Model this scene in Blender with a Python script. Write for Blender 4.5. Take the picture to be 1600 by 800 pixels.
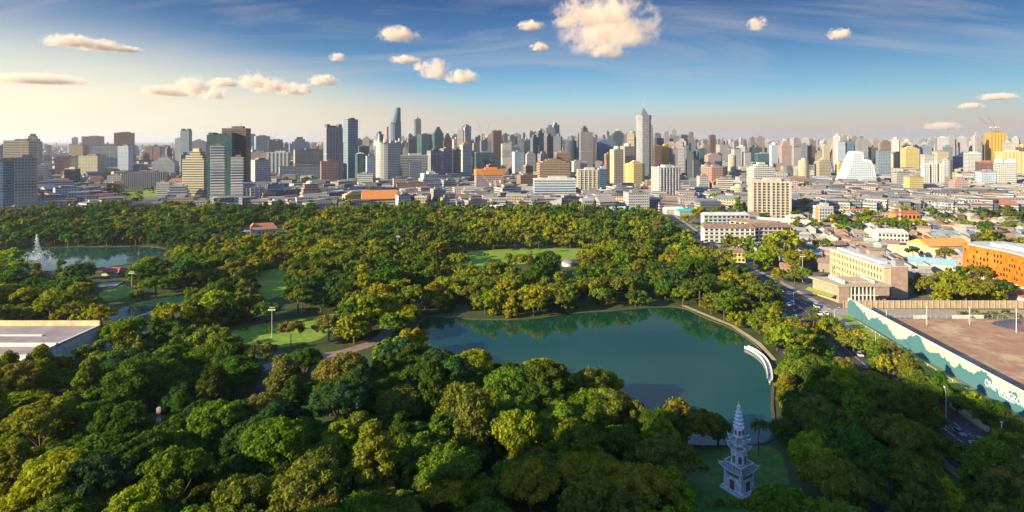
import bpy, math, random
import numpy as np
from mathutils import Vector
from mathutils.geometry import tessellate_polygon

for _o in list(bpy.data.objects):
    bpy.data.objects.remove(_o)
SC = bpy.context.scene
COL = SC.collection
R = math.radians
H = 90.0          # camera height in metres
HY = 220.0        # horizon row in the 1600 px wide photograph
F = 900.0         # focal length in those pixels

# ---------------------------------------------------------------- camera
cam_d = bpy.data.cameras.new("camera")
cam = bpy.data.objects.new("camera", cam_d)
COL.objects.link(cam)
cam.location = (0, 0, H)
cam.rotation_euler = (R(90), 0, 0)
cam_d.sensor_width = 36.0
cam_d.lens = 36.0 * F / 1600.0
cam_d.shift_y = -(400.0 - HY) / 1600.0
cam_d.clip_start = 1.0
cam_d.clip_end = 200000.0
SC.camera = cam

# ---------------------------------------------------------------- light
SUN_AZ = R(-116)      # measured from the view direction (+Y), negative = to the left
SUN_EL = R(20)
SUNV = Vector((math.sin(SUN_AZ) * math.cos(SUN_EL), math.cos(SUN_AZ) * math.cos(SUN_EL), math.sin(SUN_EL)))
sun_d = bpy.data.lights.new("sun", 'SUN')
sun_d.energy = 5.0
sun_d.angle = R(0.6)
sun_d.color = (1.0, 0.83, 0.51)
sun = bpy.data.objects.new("sun", sun_d)
sun.rotation_euler = SUNV.to_track_quat('Z', 'Y').to_euler()
COL.objects.link(sun)

world = bpy.data.worlds.new("World")
SC.world = world
world.use_nodes = True
wn, wl = world.node_tree.nodes, world.node_tree.links
wn.clear()
w_out = wn.new('ShaderNodeOutputWorld')
w_bg = wn.new('ShaderNodeBackground')
w_bg.inputs['Strength'].default_value = 0.08
sky = wn.new('ShaderNodeTexSky')
sky.sky_type = 'NISHITA'
sky.sun_disc = False
sky.sun_elevation = SUN_EL
sky.sun_rotation = SUN_AZ
sky.altitude = 100
sky.air_density = 1.0
sky.dust_density = 0.6
sky.ozone_density = 4.0
hs = wn.new('ShaderNodeHueSaturation')
hs.inputs['Saturation'].default_value = 1.12
wl.new(sky.outputs[0], hs.inputs['Color'])

def wmath(op, a, b=None, c=None):
    n = wn.new('ShaderNodeMath'); n.operation = op
    for i, v in enumerate((a, b, c)):
        if v is None: continue
        if isinstance(v, (int, float)): n.inputs[i].default_value = v
        else: wl.new(v, n.inputs[i])
    return n.outputs[0]
# high thin cirrus, fixed to the sky directions: noise on a plane at altitude
tc = wn.new('ShaderNodeTexCoord')
sp = wn.new('ShaderNodeSeparateXYZ'); wl.new(tc.outputs['Generated'], sp.inputs[0])
zc = wmath('MAXIMUM', sp.outputs[2], 0.015)
zz = wmath('ADD', zc, 0.22)
cx = wmath('DIVIDE', sp.outputs[0], zz); cy = wmath('DIVIDE', sp.outputs[1], zz)
cb = wn.new('ShaderNodeCombineXYZ'); wl.new(cx, cb.inputs[0]); wl.new(cy, cb.inputs[1])
mp = wn.new('ShaderNodeMapping'); mp.inputs['Rotation'].default_value = (0, 0, R(38)); mp.inputs['Scale'].default_value = (0.9, 3.2, 1)
mp.inputs['Location'].default_value = (2.1, 1.7, 0)
wl.new(cb.outputs[0], mp.inputs[0])
nz = wn.new('ShaderNodeTexNoise'); nz.inputs['Scale'].default_value = 0.75; nz.inputs['Detail'].default_value = 9; nz.inputs['Roughness'].default_value = 0.62
nz.inputs['Distortion'].default_value = 1.1
wl.new(mp.outputs[0], nz.inputs['Vector'])
rp = wn.new('ShaderNodeMapRange'); rp.inputs['From Min'].default_value = 0.455; rp.inputs['From Max'].default_value = 0.78
rp.inputs['To Max'].default_value = 0.5
wl.new(nz.outputs['Fac'], rp.inputs['Value'])
fade = wn.new('ShaderNodeMapRange'); fade.inputs['From Min'].default_value = 0.0; fade.inputs['From Max'].default_value = 0.10
wl.new(sp.outputs[2], fade.inputs['Value'])
cf = wmath('MULTIPLY', rp.outputs[0], fade.outputs[0])
# deep blue at the view's top, brighter overhead as added fill for the shade; a pale veil low down that is brightest towards the sun
ramp = wn.new('ShaderNodeValToRGB'); wl.new(sp.outputs[2], ramp.inputs[0])
els = ramp.color_ramp.elements; els[0].position = 0.0; els[0].color = (1, 1, 1, 1); els[1].position = 1.0; els[1].color = (2.7, 2.8, 2.9, 1)
for p_, c_ in ((.08, (.56, .72, .78)), (.16, (.26, .42, .54)), (.24, (.12, .24, .38)), (.34, (.3, .42, .55)), (.6, (1.8, 1.9, 2.0))):
    e_ = els.new(p_); e_.color = (*c_, 1)
dk = wn.new('ShaderNodeMix'); dk.data_type = 'RGBA'; dk.blend_type = 'MULTIPLY'; dk.inputs['Factor'].default_value = 1.0
hl = wmath('SQRT', wmath('ADD', wmath('ADD', wmath('MULTIPLY', sp.outputs[0], sp.outputs[0]), wmath('MULTIPLY', sp.outputs[1], sp.outputs[1])), 1e-5))
az_ = wmath('DIVIDE', sp.outputs[0], hl)
azd = wn.new('ShaderNodeMapRange'); azd.interpolation_type = 'SMOOTHSTEP'; azd.inputs['From Min'].default_value = -.1; azd.inputs['From Max'].default_value = .75; azd.inputs['To Min'].default_value = 1.0; azd.inputs['To Max'].default_value = .62; wl.new(az_, azd.inputs['Value'])
az2 = wn.new('ShaderNodeMix'); az2.data_type = 'RGBA'; az2.blend_type = 'MULTIPLY'; az2.inputs['Factor'].default_value = 1.0
wl.new(hs.outputs[0], az2.inputs['A']); wl.new(azd.outputs[0], az2.inputs['B'])
wl.new(az2.outputs['Result'], dk.inputs['A']); wl.new(ramp.outputs[0], dk.inputs['B'])
tl = wn.new('ShaderNodeMapRange'); tl.interpolation_type = 'SMOOTHSTEP'; tl.inputs['From Min'].default_value = .10; tl.inputs['From Max'].default_value = -.72; wl.new(az_, tl.inputs['Value'])
zt_ = wmath('ADD', wmath('MULTIPLY', tl.outputs[0], .15), .085)
vr = wn.new('ShaderNodeMapRange'); vr.interpolation_type = 'SMOOTHERSTEP'; vr.inputs['From Min'].default_value = 1.0; vr.inputs['From Max'].default_value = .05; vr.inputs['To Max'].default_value = .93
wl.new(wmath('DIVIDE', sp.outputs[2], zt_), vr.inputs['Value'])
vc = wn.new('ShaderNodeMix'); vc.data_type = 'RGBA'; wl.new(tl.outputs[0], vc.inputs['Factor'])
vc.inputs['A'].default_value = (3.3, 2.7, 2.2, 1); vc.inputs['B'].default_value = (5.9, 5.2, 3.6, 1)
vl = wn.new('ShaderNodeMix'); vl.data_type = 'RGBA'; wl.new(vr.outputs[0], vl.inputs['Factor']); wl.new(dk.outputs['Result'], vl.inputs['A']); wl.new(vc.outputs['Result'], vl.inputs['B'])
mx = wn.new('ShaderNodeMix'); mx.data_type = 'RGBA'
wl.new(cf, mx.inputs['Factor']); wl.new(vl.outputs['Result'], mx.inputs['A'])
mx.inputs['B'].default_value = (3.2, 3.0, 3.0, 1)
wl.new(mx.outputs['Result'], w_bg.inputs['Color'])
wl.new(w_bg.outputs[0], w_out.inputs[0])

SC.view_settings.view_transform = 'Standard'
SC.view_settings.look = 'None'
SC.view_settings.exposure = 1.3
SC.view_settings.gamma = 1.0
SC.render.engine = 'CYCLES'
cy_ = SC.cycles
cy_.max_bounces = 5; cy_.diffuse_bounces = 2; cy_.glossy_bounces = 2; cy_.transmission_bounces = 3
cy_.transparent_max_bounces = 6; cy_.volume_bounces = 3
cy_.caustics_reflective = False; cy_.caustics_refractive = False
cy_.use_denoising = True
cy_.sample_clamp_indirect = 4.0
cy_.use_adaptive_sampling = True
cy_.adaptive_threshold = 0.02

# ---------------------------------------------------------------- helpers
def G(px, py, z=0.0):
    """World XY of the point of height z that shows at this place in the photograph's own pixel grid (used to take measurements)."""
    d = F * (H - z) / (py - HY)
    return ((px - 800.0) / F * d, d)
def pix(x, y, z=0.0):
    return 800.0 + F * x / y, HY + F * (H - z) / y

def tag(o, label=None, cat=None, group=None, kind=None):
    if label: o['label'] = label
    if cat: o['category'] = cat
    if group: o['group'] = group
    if kind: o['kind'] = kind
    return o

def empty(name, loc, rz=0.0, label=None, cat=None, group=None):
    o = bpy.data.objects.new(name, None)
    o.empty_display_size = 1
    o.location = loc; o.rotation_euler = (0, 0, rz)
    COL.objects.link(o)
    return tag(o, label, cat, group)

def copy_tree(o, parent=None):
    c = o.copy(); COL.objects.link(c); c.parent = parent
    for ch in list(o.children):
        copy_tree(ch, c)
    return c

class MB:
    """collects shapes and builds them as one mesh; UVs of walls are metres along the wall / metres up"""
    def __init__(s): s.v = []; s.f = []; s.uv = []; s.m = []
    def quad(s, pts, uv=None, m=0):
        i = len(s.v); s.v += [tuple(p) for p in pts]; s.f.append(tuple(range(i, i + len(pts))))
        s.uv += uv if uv else [(p[0], p[1]) for p in pts]; s.m.append(m)
    def prism(s, poly, z0, z1, m=0, mt=None, top=None, cap=True, bot=False, u0=0.0):
        top = top or poly; n = len(poly); u = u0
        for i in range(n):
            a, b = poly[i], poly[(i + 1) % n]; c, d = top[(i + 1) % n], top[i]
            L = math.hypot(b[0] - a[0], b[1] - a[1])
            s.quad([(a[0], a[1], z0), (b[0], b[1], z0), (c[0], c[1], z1), (d[0], d[1], z1)],
                   [(u, z0), (u + L, z0), (u + L, z1), (u, z1)], m)
            u += math.ceil(L / 4.0) * 4.0
        if cap: s.quad([(p[0], p[1], z1) for p in top], None, m if mt is None else mt)
        if bot: s.quad([(p[0], p[1], z0) for p in reversed(poly)], None, m)
    def box(s, cx, cy, z0, sx, sy, sz, rot=0.0, m=0, mt=None, taper=1.0, bot=False):
        s.prism(rect(cx, cy, sx, sy, rot), z0, z0 + sz, m, mt, rect(cx, cy, sx * taper, sy * taper, rot) if taper != 1 else None, True, bot)
    def cyl(s, cx, cy, z0, r0, h, r1=None, n=12, m=0, mt=None, cap=True, rot=0.0):
        r1 = r0 if r1 is None else r1
        s.prism(ngon(cx, cy, r0, n, rot), z0, z0 + h, m, mt, ngon(cx, cy, max(r1, 0.001), n, rot), cap)
    def dome(s, cx, cy, z0, r, h, n=12, k=4, m=0):
        for i in range(k):
            a0, a1 = i / k * math.pi / 2, (i + 1) / k * math.pi / 2
            s.cyl(cx, cy, z0 + h * math.sin(a0), r * math.cos(a0), h * (math.sin(a1) - math.sin(a0)), max(r * math.cos(a1), .01), n, m, cap=False)
    def bar(s, a, b, r, n=4, m=0, r2=None):
        a, b = Vector(a), Vector(b); d = (b - a); L = d.length
        if L < 1e-6: return
        q = d.to_track_quat('Z', 'Y'); r2 = r if r2 is None else r2
        A = [a + q @ Vector((r * math.cos(t), r * math.sin(t), 0)) for t in [math.tau * (i + .5) / n for i in range(n)]]
        B = [b + q @ Vector((r2 * math.cos(t), r2 * math.sin(t), 0)) for t in [math.tau * (i + .5) / n for i in range(n)]]
        for i in range(n):
            s.quad([A[i], A[(i + 1) % n], B[(i + 1) % n], B[i]], [(0, 0), (r, 0), (r, L), (0, L)], m)
        s.quad(list(reversed(A)), None, m); s.quad(B, None, m)
    def build(s, name, mats, parent=None, smooth=False):
        me = bpy.data.meshes.new(name)
        me.from_pydata(s.v, [], s.f)
        ul = me.uv_layers.new(name="UVMap")
        ul.data.foreach_set('uv', np.array(s.uv, dtype=np.float32).ravel())
        if not isinstance(mats, (list, tuple)): mats = [mats]
        for m in mats: me.materials.append(m)
        me.polygons.foreach_set('material_index', s.m)
        if smooth: me.polygons.foreach_set('use_smooth', [True] * len(s.f))
        me.update()
        o = bpy.data.objects.new(name, me)
        o.parent = parent
        COL.objects.link(o)
        return o

def rect(cx, cy, sx, sy, rot=0.0):
    c, s_ = math.cos(rot), math.sin(rot)
    return [(cx + x * c - y * s_, cy + x * s_ + y * c) for x, y in ((-sx/2, -sy/2), (sx/2, -sy/2), (sx/2, sy/2), (-sx/2, sy/2))]
def ngon(cx, cy, r, n, rot=0.0):
    return [(cx + r * math.cos(rot + math.tau * i / n), cy + r * math.sin(rot + math.tau * i / n)) for i in range(n)]

def smooth_poly(pts, k=4, closed=True):
    out = []; n = len(pts)
    rng = range(n) if closed else range(n - 1)
    for i in rng:
        p0 = pts[(i - 1) % n] if closed else pts[max(i - 1, 0)]
        p1 = pts[i]; p2 = pts[(i + 1) % n]
        p3 = pts[(i + 2) % n] if closed else pts[min(i + 2, n - 1)]
        for j in range(k):
            t = j / k
            out.append(tuple(0.5 * ((2 * p1[a]) + (-p0[a] + p2[a]) * t + (2 * p0[a] - 5 * p1[a] + 4 * p2[a] - p3[a]) * t * t
                       + (-p0[a] + 3 * p1[a] - 3 * p2[a] + p3[a]) * t ** 3) for a in (0, 1)))
    if not closed: out.append(tuple(pts[-1][:2]))
    return out

def sheet(name, poly, z, mat, parent=None, kind='structure'):
    tris = tessellate_polygon([[Vector((p[0], p[1], 0)) for p in poly]])
    me = bpy.data.meshes.new(name)
    fs = []
    for t in tris:
        a, b, c = (poly[i] for i in t)
        cr = (b[0] - a[0]) * (c[1] - a[1]) - (b[1] - a[1]) * (c[0] - a[0])
        fs.append(tuple(t) if cr > 0 else tuple(reversed(t)))
    me.from_pydata([(p[0], p[1], z) for p in poly], [], fs)
    me.materials.append(mat); me.update()
    o = bpy.data.objects.new(name, me); o.parent = parent; COL.objects.link(o)
    if kind: o['kind'] = kind
    return o

def offset_line(pts, d):
    out = []
    for i, p in enumerate(pts):
        a = pts[max(i - 1, 0)]; b = pts[min(i + 1, len(pts) - 1)]
        L = math.hypot(b[0] - a[0], b[1] - a[1]) or 1
        out.append((p[0] + (b[1] - a[1]) / L * d, p[1] - (b[0] - a[0]) / L * d))
    return out
def strip(name, line, w0, w1, z, mat, kind='structure'):
    """ribbon between the offsets w0 and w1 of a centre line"""
    a, b = offset_line(line, w0), offset_line(line, w1)
    me = bpy.data.meshes.new(name); n = len(line)
    fs = [(i + 1, i, n + i, n + i + 1) for i in range(n - 1)]
    me.from_pydata([(p[0], p[1], z) for p in a] + [(p[0], p[1], z) for p in b], [], fs)
    me.materials.append(mat); me.update()
    o = bpy.data.objects.new(name, me); COL.objects.link(o)
    if kind: o['kind'] = kind
    return o

def inpoly(X, Y, poly):
    X = np.asarray(X); Y = np.asarray(Y); c = np.zeros(X.shape, bool); n = len(poly); j = n - 1
    for i in range(n):
        xi, yi = poly[i]; xj, yj = poly[j]
        if yi != yj:
            c ^= ((yi > Y) != (yj > Y)) & (X < (xj - xi) * (Y - yi) / (yj - yi) + xi)
        j = i
    return c

# ---------------------------------------------------------------- materials
def new_mat(name):
    m = bpy.data.materials.new(name); m.use_nodes = True
    nt = m.node_tree; b = nt.nodes['Principled BSDF']
    return m, nt.nodes, nt.links, b
def N(nodes, t, **kw):
    n = nodes.new(t)
    for k, v in kw.items(): setattr(n, k, v)
    return n
def mth(ns, ls, op, a, b=None):
    n = ns.new('ShaderNodeMath'); n.operation = op
    for i, v in enumerate((a, b)):
        if v is None: continue
        if isinstance(v, (int, float)): n.inputs[i].default_value = v
        else: ls.new(v, n.inputs[i])
    return n.outputs[0]
def mixc(ns, ls, f, a, b, bt='MIX'):
    n = ns.new('ShaderNodeMix'); n.data_type = 'RGBA'; n.blend_type = bt
    for k, v in (('Factor', f), ('A', a), ('B', b)):
        if isinstance(v, (int, float)): n.inputs[k].default_value = v
        elif isinstance(v, (tuple, list)): n.inputs[k].default_value = tuple(v) + ((1,) if len(v) == 3 else ())
        else: ls.new(v, n.inputs[k])
    return n.outputs['Result']
def noise(ns, ls, scale, detail=4, rough=.55, vec=None):
    n = ns.new('ShaderNodeTexNoise'); n.inputs['Scale'].default_value = scale; n.inputs['Detail'].default_value = detail; n.inputs['Roughness'].default_value = rough
    if vec is None:
        t = ns.new('ShaderNodeTexCoord'); vec = t.outputs['Object']
    ls.new(vec, n.inputs['Vector'])
    return n.outputs['Fac']

def plain(name, col, rough=.8, var=.18, scale=.6, metallic=0.0, objcol=False):
    m, ns, ls, b = new_mat(name)
    f = noise(ns, ls, scale, 5)
    c2 = tuple(max(0, c * (1 - var)) for c in col); c1 = tuple(min(1, c * (1 + var)) for c in col)
    mr = ns.new('ShaderNodeMapRange'); mr.inputs['From Min'].default_value = .35; mr.inputs['From Max'].default_value = .65
    ls.new(f, mr.inputs['Value'])
    c = mixc(ns, ls, mr.outputs[0], c2, c1)
    if objcol:
        oi = ns.new('ShaderNodeObjectInfo'); c = mixc(ns, ls, 1.0, c, oi.outputs['Color'], 'MULTIPLY')
    ls.new(c, b.inputs['Base Color'])
    b.inputs['Roughness'].default_value = rough; b.inputs['Metallic'].default_value = metallic
    return m

def ground_mat(name, c1, c2, scale, c3=None, s3=None, rough=.9):
    m, ns, ls, b = new_mat(name)
    g = ns.new('ShaderNodeNewGeometry').outputs['Position']
    f = noise(ns, ls, scale, 6, .6, g)
    mr = ns.new('ShaderNodeMapRange'); mr.inputs['From Min'].default_value = .38; mr.inputs['From Max'].default_value = .62
    ls.new(f, mr.inputs['Value'])
    c = mixc(ns, ls, mr.outputs[0], c1, c2)
    if c3:
        f2 = noise(ns, ls, s3, 5, .65, g)
        mr2 = ns.new('ShaderNodeMapRange'); mr2.inputs['From Min'].default_value = .52; mr2.inputs['From Max'].default_value = .62
        ls.new(f2, mr2.inputs['Value']); c = mixc(ns, ls, mr2.outputs[0], c, c3)
    ls.new(c, b.inputs['Base Color']); b.inputs['Roughness'].default_value = rough
    b.inputs['Specular IOR Level'].default_value = .2
    return m

_fc = {}
def facade(wall, glass=(.03, .045, .06), fh=3.4, bay=3.6, wv=.5, wu=.62, rough=.25, tint=False, vary=.5):
    """wall with rows of windows laid out in metres on the UVs; wv / wu: the share of a storey / a bay that is glass"""
    key = (wall, glass, fh, bay, wv, wu, rough, tint, vary)
    if key in _fc: return _fc[key]
    m, ns, ls, b = new_mat("facade")
    uv = ns.new('ShaderNodeUVMap').outputs[0]
    s = ns.new('ShaderNodeSeparateXYZ'); ls.new(uv, s.inputs[0])
    U = mth(ns, ls, 'DIVIDE', s.outputs[0], bay); V = mth(ns, ls, 'DIVIDE', s.outputs[1], fh)
    fu = mth(ns, ls, 'FRACT', U); fv = mth(ns, ls, 'FRACT', V)
    inu = mth(ns, ls, 'LESS_THAN', mth(ns, ls, 'ABSOLUTE', mth(ns, ls, 'SUBTRACT', fu, .5)), wu / 2)
    inv = mth(ns, ls, 'LESS_THAN', mth(ns, ls, 'ABSOLUTE', mth(ns, ls, 'SUBTRACT', fv, .5)), wv / 2)
    mask = mth(ns, ls, 'MULTIPLY', inu, inv)
    cell = ns.new('ShaderNodeCombineXYZ')
    ls.new(mth(ns, ls, 'FLOOR', U), cell.inputs[0]); ls.new(mth(ns, ls, 'FLOOR', V), cell.inputs[1])
    oi = ns.new('ShaderNodeObjectInfo'); ls.new(oi.outputs['Random'], cell.inputs[2])
    wnz = ns.new('ShaderNodeTexWhiteNoise'); wnz.noise_dimensions = '3D'; ls.new(cell.outputs[0], wnz.inputs['Vector'])
    gv = mixc(ns, ls, mth(ns, ls, 'MULTIPLY', wnz.outputs['Value'], vary), glass, tuple(min(1, g * 2.2 + .03) for g in glass))
    dirt = noise(ns, ls, .05, 4)
    wc = mixc(ns, ls, dirt, tuple(c * .82 for c in wall), tuple(min(1, c * 1.12) for c in wall))
    if tint:
        a = ns.new('ShaderNodeVertexColor'); a.layer_name = 'tint'
        wc = mixc(ns, ls, 1.0, wc, a.outputs['Color'], 'MULTIPLY')
    c = mixc(ns, ls, mask, wc, gv)
    ls.new(c, b.inputs['Base Color'])
    mr = ns.new('ShaderNodeMapRange'); ls.new(mask, mr.inputs['Value'])
    mr.inputs['To Min'].default_value = .8; mr.inputs['To Max'].default_value = rough
    ls.new(mr.outputs[0], b.inputs['Roughness'])
    _fc[key] = m
    return m

M = {}
M['roof'] = plain('roof_concrete', (.23, .21, .20), .9, .25, .15)
M['roofw'] = plain('roof_white', (.46, .45, .43), .8, .18, .2)
M['roofd'] = plain('roof_dark', (.10, .10, .11), .8, .3, .2)
M['roofr'] = plain('roof_red', (.30, .10, .06), .85, .25, .3)
M['roofb'] = plain('roof_brown', (.20, .13, .10), .9, .3, .4)
M['white'] = plain('white_paint', (.66, .64, .61), .6, .08, .3)
M['cream'] = plain('cream_paint', (.52, .45, .31), .7, .1, .3)
M['concrete'] = plain('concrete', (.42, .39, .35), .85, .15, .3)
M['dark'] = plain('dark_metal', (.04, .04, .045), .5, .2, 1)
M['metal'] = plain('grey_metal', (.35, .36, .37), .4, .1, 1, .6)
M['orange'] = plain('orange_paint', (.62, .22, .05), .6, .12, 1)
M['red'] = plain('red_paint', (.5, .05, .03), .6, .15, 1)
M['glass'] = plain('window_glass', (.02, .03, .04), .12, .3, .5)
M['gold'] = plain('gold_leaf', (.75, .45, .06), .35, .1, 1, .7)
M['bark'] = plain('bark', (.11, .08, .055), .95, .3, 2)

# ---------------------------------------------------------------- ground, water, roads
LAKE = smooth_poly([G(*p) for p in ((655, 508), (672, 495), (700, 497), (760, 500), (830, 499), (900, 490), (960, 486), (1020, 481), (1066, 482),
        (1100, 497), (1142, 514), (1180, 540), (1203, 566), (1206, 592), (1204, 630), (1206, 665), (1196, 690), (1120, 697), (1060, 694), (1010, 678),
        (985, 650), (950, 618), (900, 596), (830, 586), (760, 580), (690, 574), (664, 560), (652, 535))], 4)
POND = smooth_poly([G(*p) for p in ((-90, 400), (-20, 394), (40, 389), (100, 386), (180, 386), (235, 386), (262, 391), (258, 402), (225, 410), (195, 414), (150, 419),
        (110, 422), (60, 424), (0, 424), (-60, 426), (-120, 418))], 3)
CANAL = smooth_poly([G(*p) for p in ((168, 497), (190, 482), (235, 470), (290, 461), (325, 456), (345, 460), (310, 471), (262, 479), (225, 490), (192, 500))], 3)
LAKEPX = [(668, 520), (700, 505), (760, 507), (830, 511), (900, 500), (960, 494), (1068, 488), (1100, 501), (1150, 524), (1166, 545), (1192, 572), (1196, 600), (1190, 640), (1186, 684), (1172, 690),
          (1140, 640), (1100, 606), (1060, 608), (1035, 632), (1015, 655), (1002, 640), (1010, 600), (985, 582), (940, 562), (905, 572), (850, 552), (760, 560), (700, 545), (664, 550)]
CLEARPX = [LAKEPX, [(105, 391), (262, 391), (262, 401), (200, 402), (120, 399)], [(100, 411), (180, 408), (180, 414), (100, 419)], [(40, 395), (80, 395), (80, 420), (40, 420)],
    [(350, 528), (400, 514), (520, 499), (528, 505), (480, 515), (400, 532)], [(408, 428), (442, 424), (448, 458), (415, 462)], [(715, 405), (735, 394), (900, 390), (905, 398), (800, 408)],
    [(155, 458), (190, 446), (215, 452), (170, 470)], [(190, 486), (240, 472), (300, 462), (290, 470), (210, 490)], [(480, 558), (570, 536), (602, 520), (606, 530), (560, 552), (500, 566)],
    [(380, 640), (396, 604), (412, 606), (402, 640)], [(0, 500), (152, 505), (64, 552), (0, 556)], [(1085, 700), (1130, 745), (1125, 780), (1085, 790)], [(1185, 700), (1235, 740), (1240, 795), (1170, 795)], [(1128, 628), (1180, 628), (1180, 765), (1128, 765)],
    [(398, 347), (445, 347), (445, 366), (380, 366)], [(1155, 540), (1200, 560), (1208, 598), (1195, 600)], [(150, 412), (186, 412), (186, 445), (150, 445)], [(870, 404), (900, 404), (900, 414), (870, 414)],
    [(1368, 700), (1374, 700), (1374, 800), (1366, 800)], [(243, 630), (257, 630), (257, 645), (243, 645)], [(1270, 434), (1400, 400), (1400, 474), (1270, 474)], [(1302, 388), (1385, 412), (1385, 430), (1302, 410)]]
LAWNS = [smooth_poly([G(*p) for p in q], 3) for q in (
    ((318, 540), (345, 522), (400, 508), (460, 498), (530, 490), (548, 500), (520, 512), (500, 530), (430, 545), (360, 552)),
    ((405, 424), (440, 420), (452, 432), (450, 452), (420, 468), (404, 455), (398, 438)),
    ((700, 408), (722, 394), (770, 390), (840, 388), (925, 390), (922, 402), (860, 408), (800, 414), (740, 420)),
    ((155, 458), (180, 446), (205, 448), (212, 456), (190, 466), (162, 470)),
    ((60, 548), (150, 545), (158, 556), (90, 560)),
    ((505, 440), (540, 436), (548, 448), (510, 452)),
    ((190, 300), (235, 296), (262, 300), (250, 307), (200, 309)),
    ((425, 276), (480, 272), (530, 276), (500, 282), (430, 284)),
    ((1560, 372), (1600, 367), (1660, 368), (1660, 386), (1600, 388), (1562, 382)),
    ((1115, 318), (1170, 316), (1172, 322), (1120, 324)),
)]
PAGODA = (58.5, 148.6)
PLAWN = smooth_poly([G(*p) for p in ((1060, 702), (1200, 697), (1228, 730), (1236, 770), (1262, 830), (1060, 830), (1080, 790), (1062, 745))], 4)
ROADC = smooth_poly([(122, 40), (128, 100), (136, 188), (143, 240), (150, 280), (156, 311), (158, 352), (158, 415), (165, 500), (174, 600), (190, 760), (205, 900)], 4, False)
DRIVE = smooth_poly([(60, 90), (79, 124), (89, 140), (98, 155), (107, 170), (110, 190), (108, 215), (118, 250), (128, 290), (136, 330)], 4, False)
BRICK = smooth_poly([G(*p) for p in ((400, 578), (470, 560), (530, 552), (575, 538), (600, 525), (612, 508), (640, 480), (680, 460))], 4, False)
LANE = smooth_poly([G(*p) for p in ((340, 690), (375, 665), (392, 640), (402, 622), (408, 606), (430, 590), (470, 560))], 4, False)
PATH3 = smooth_poly([G(*p) for p in ((300, 474), (260, 482), (215, 494), (180, 520), (165, 560))], 4, False)
HB, HE = (163.5, 140.0), (175.0, 300.0)           # the hoarding's line
YARD = [(165.2, 120), (176.2, 291), (215, 292), (262, 289), (420, 290), (420, 120)]
PARK = [(-900, 60), (112, 60), (122, 188), (132, 250), (143, 311), (146, 415), (152, 500), (160, 600), (170, 670), (60, 700), (-120, 712), (-330, 706), (-560, 690), (-760, 600), (-900, 540)]

g_city = ground_mat('city_ground', (.10, .095, .085), (.17, .15, .13), .02, (.05, .075, .03), .006)
g_park = ground_mat('park_soil', (.035, .055, .018), (.055, .08, .022), .08, (.07, .07, .03), .05)
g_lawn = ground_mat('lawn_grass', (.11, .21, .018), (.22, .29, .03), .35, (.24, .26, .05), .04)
g_shade = ground_mat('lawn_grass_shaded', (.045, .11, .018), (.085, .16, .025), .35, (.13, .14, .05), .12)  # darker copy of the lawn grass, shade put into its colour
g_verge = ground_mat('verge_grass', (.13, .20, .025), (.21, .26, .045), .5, (.26, .25, .07), .1)
g_dirt = ground_mat('dirt', (.30, .165, .105), (.38, .23, .15), .16, (.44, .33, .20), .07)
g_asph = ground_mat('asphalt', (.05, .052, .058), (.07, .07, .075), .2, (.09, .085, .08), .06)
g_brick = ground_mat('brick_path', (.20, .13, .12), (.27, .19, .17), .3)
g_pave = ground_mat('pavement_slabs', (.26, .23, .19), (.34, .30, .25), .3)
g_line = ground_mat('road_paint', (.6, .6, .58), (.75, .74, .7), 1.0)

def water_mat(name, c, rough, sc):
    m, ns, ls, b = new_mat(name)
    g = ns.new('ShaderNodeNewGeometry').outputs['Position']
    f = noise(ns, ls, .012, 4, .6, g)
    ls.new(mixc(ns, ls, f, tuple(x * .45 for x in c), tuple(x * 1.6 for x in c)), b.inputs['Base Color'])
    fw = noise(ns, ls, .022, 5, .65, g); rw = ns.new('ShaderNodeMapRange'); rw.inputs['From Min'].default_value = .42; rw.inputs['From Max'].default_value = .68
    rw.inputs['To Min'].default_value = rough * .6; rw.inputs['To Max'].default_value = rough + .05; ls.new(fw, rw.inputs['Value']); ls.new(rw.outputs[0], b.inputs['Roughness'])
    b.inputs['IOR'].default_value = 1.5
    b.inputs['Specular IOR Level'].default_value = .75
    bp = ns.new('ShaderNodeBump'); bp.inputs['Strength'].default_value = .06; bp.inputs['Distance'].default_value = .3
    ls.new(noise(ns, ls, sc, 5, .6, g), bp.inputs['Height']); ls.new(bp.outputs[0], b.inputs['Normal'])
    return m
w_lake = water_mat('lake_water', (.007, .048, .022), .06, .35)
w_pond = water_mat('pond_water', (.02, .07, .05), .06, .35)

big = 60000
sheet('ground', [(-big, -3000), (big, -3000), (big, big), (-big, big)], -.06, g_city)
sheet('park_ground', PARK, 0.0, g_park)
sheet('park_lake_water', LAKE, .06, w_lake)
sheet('park_pond_water', POND, .06, w_pond)
sheet('canal_water', CANAL, .06, w_pond)
for q in LAWNS[:6]: sheet('lawn', q, .03, g_lawn)
for q in LAWNS[6:]: sheet('lawn', q, .03, g_lawn)
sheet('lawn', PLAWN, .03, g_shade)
sheet('dirt_yard', YARD, 0.0, g_dirt)
strip('road', ROADC, -11, 11, .02, g_asph)
strip('footway', ROADC, 11.3, 14.5, .14, g_pave)
strip('footway', ROADC, -14, -11.3, .14, g_pave)
for k in (-5.5, 0, 5.5):     # lane markings, dashed
    mb = MB(); c = offset_line(ROADC, k)
    for i in range(len(c) - 1):
        a, b = Vector((*c[i], 0)), Vector((*c[i + 1], 0)); L = (b - a).length; d = (b - a) / L; nrm = Vector((d.y, -d.x, 0))
        t = 0
        while t < L - 2:
            p, q = a + d * t, a + d * min(t + (3 if k else 6), L); w = .09
            mb.quad([(p + nrm * -w)[:2] + (.035,), (p + nrm * w)[:2] + (.035,), (q + nrm * w)[:2] + (.035,), (q + nrm * -w)[:2] + (.035,)]); t += 7
    o = mb.build('road_marking', g_line); o['kind'] = 'structure'
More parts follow.
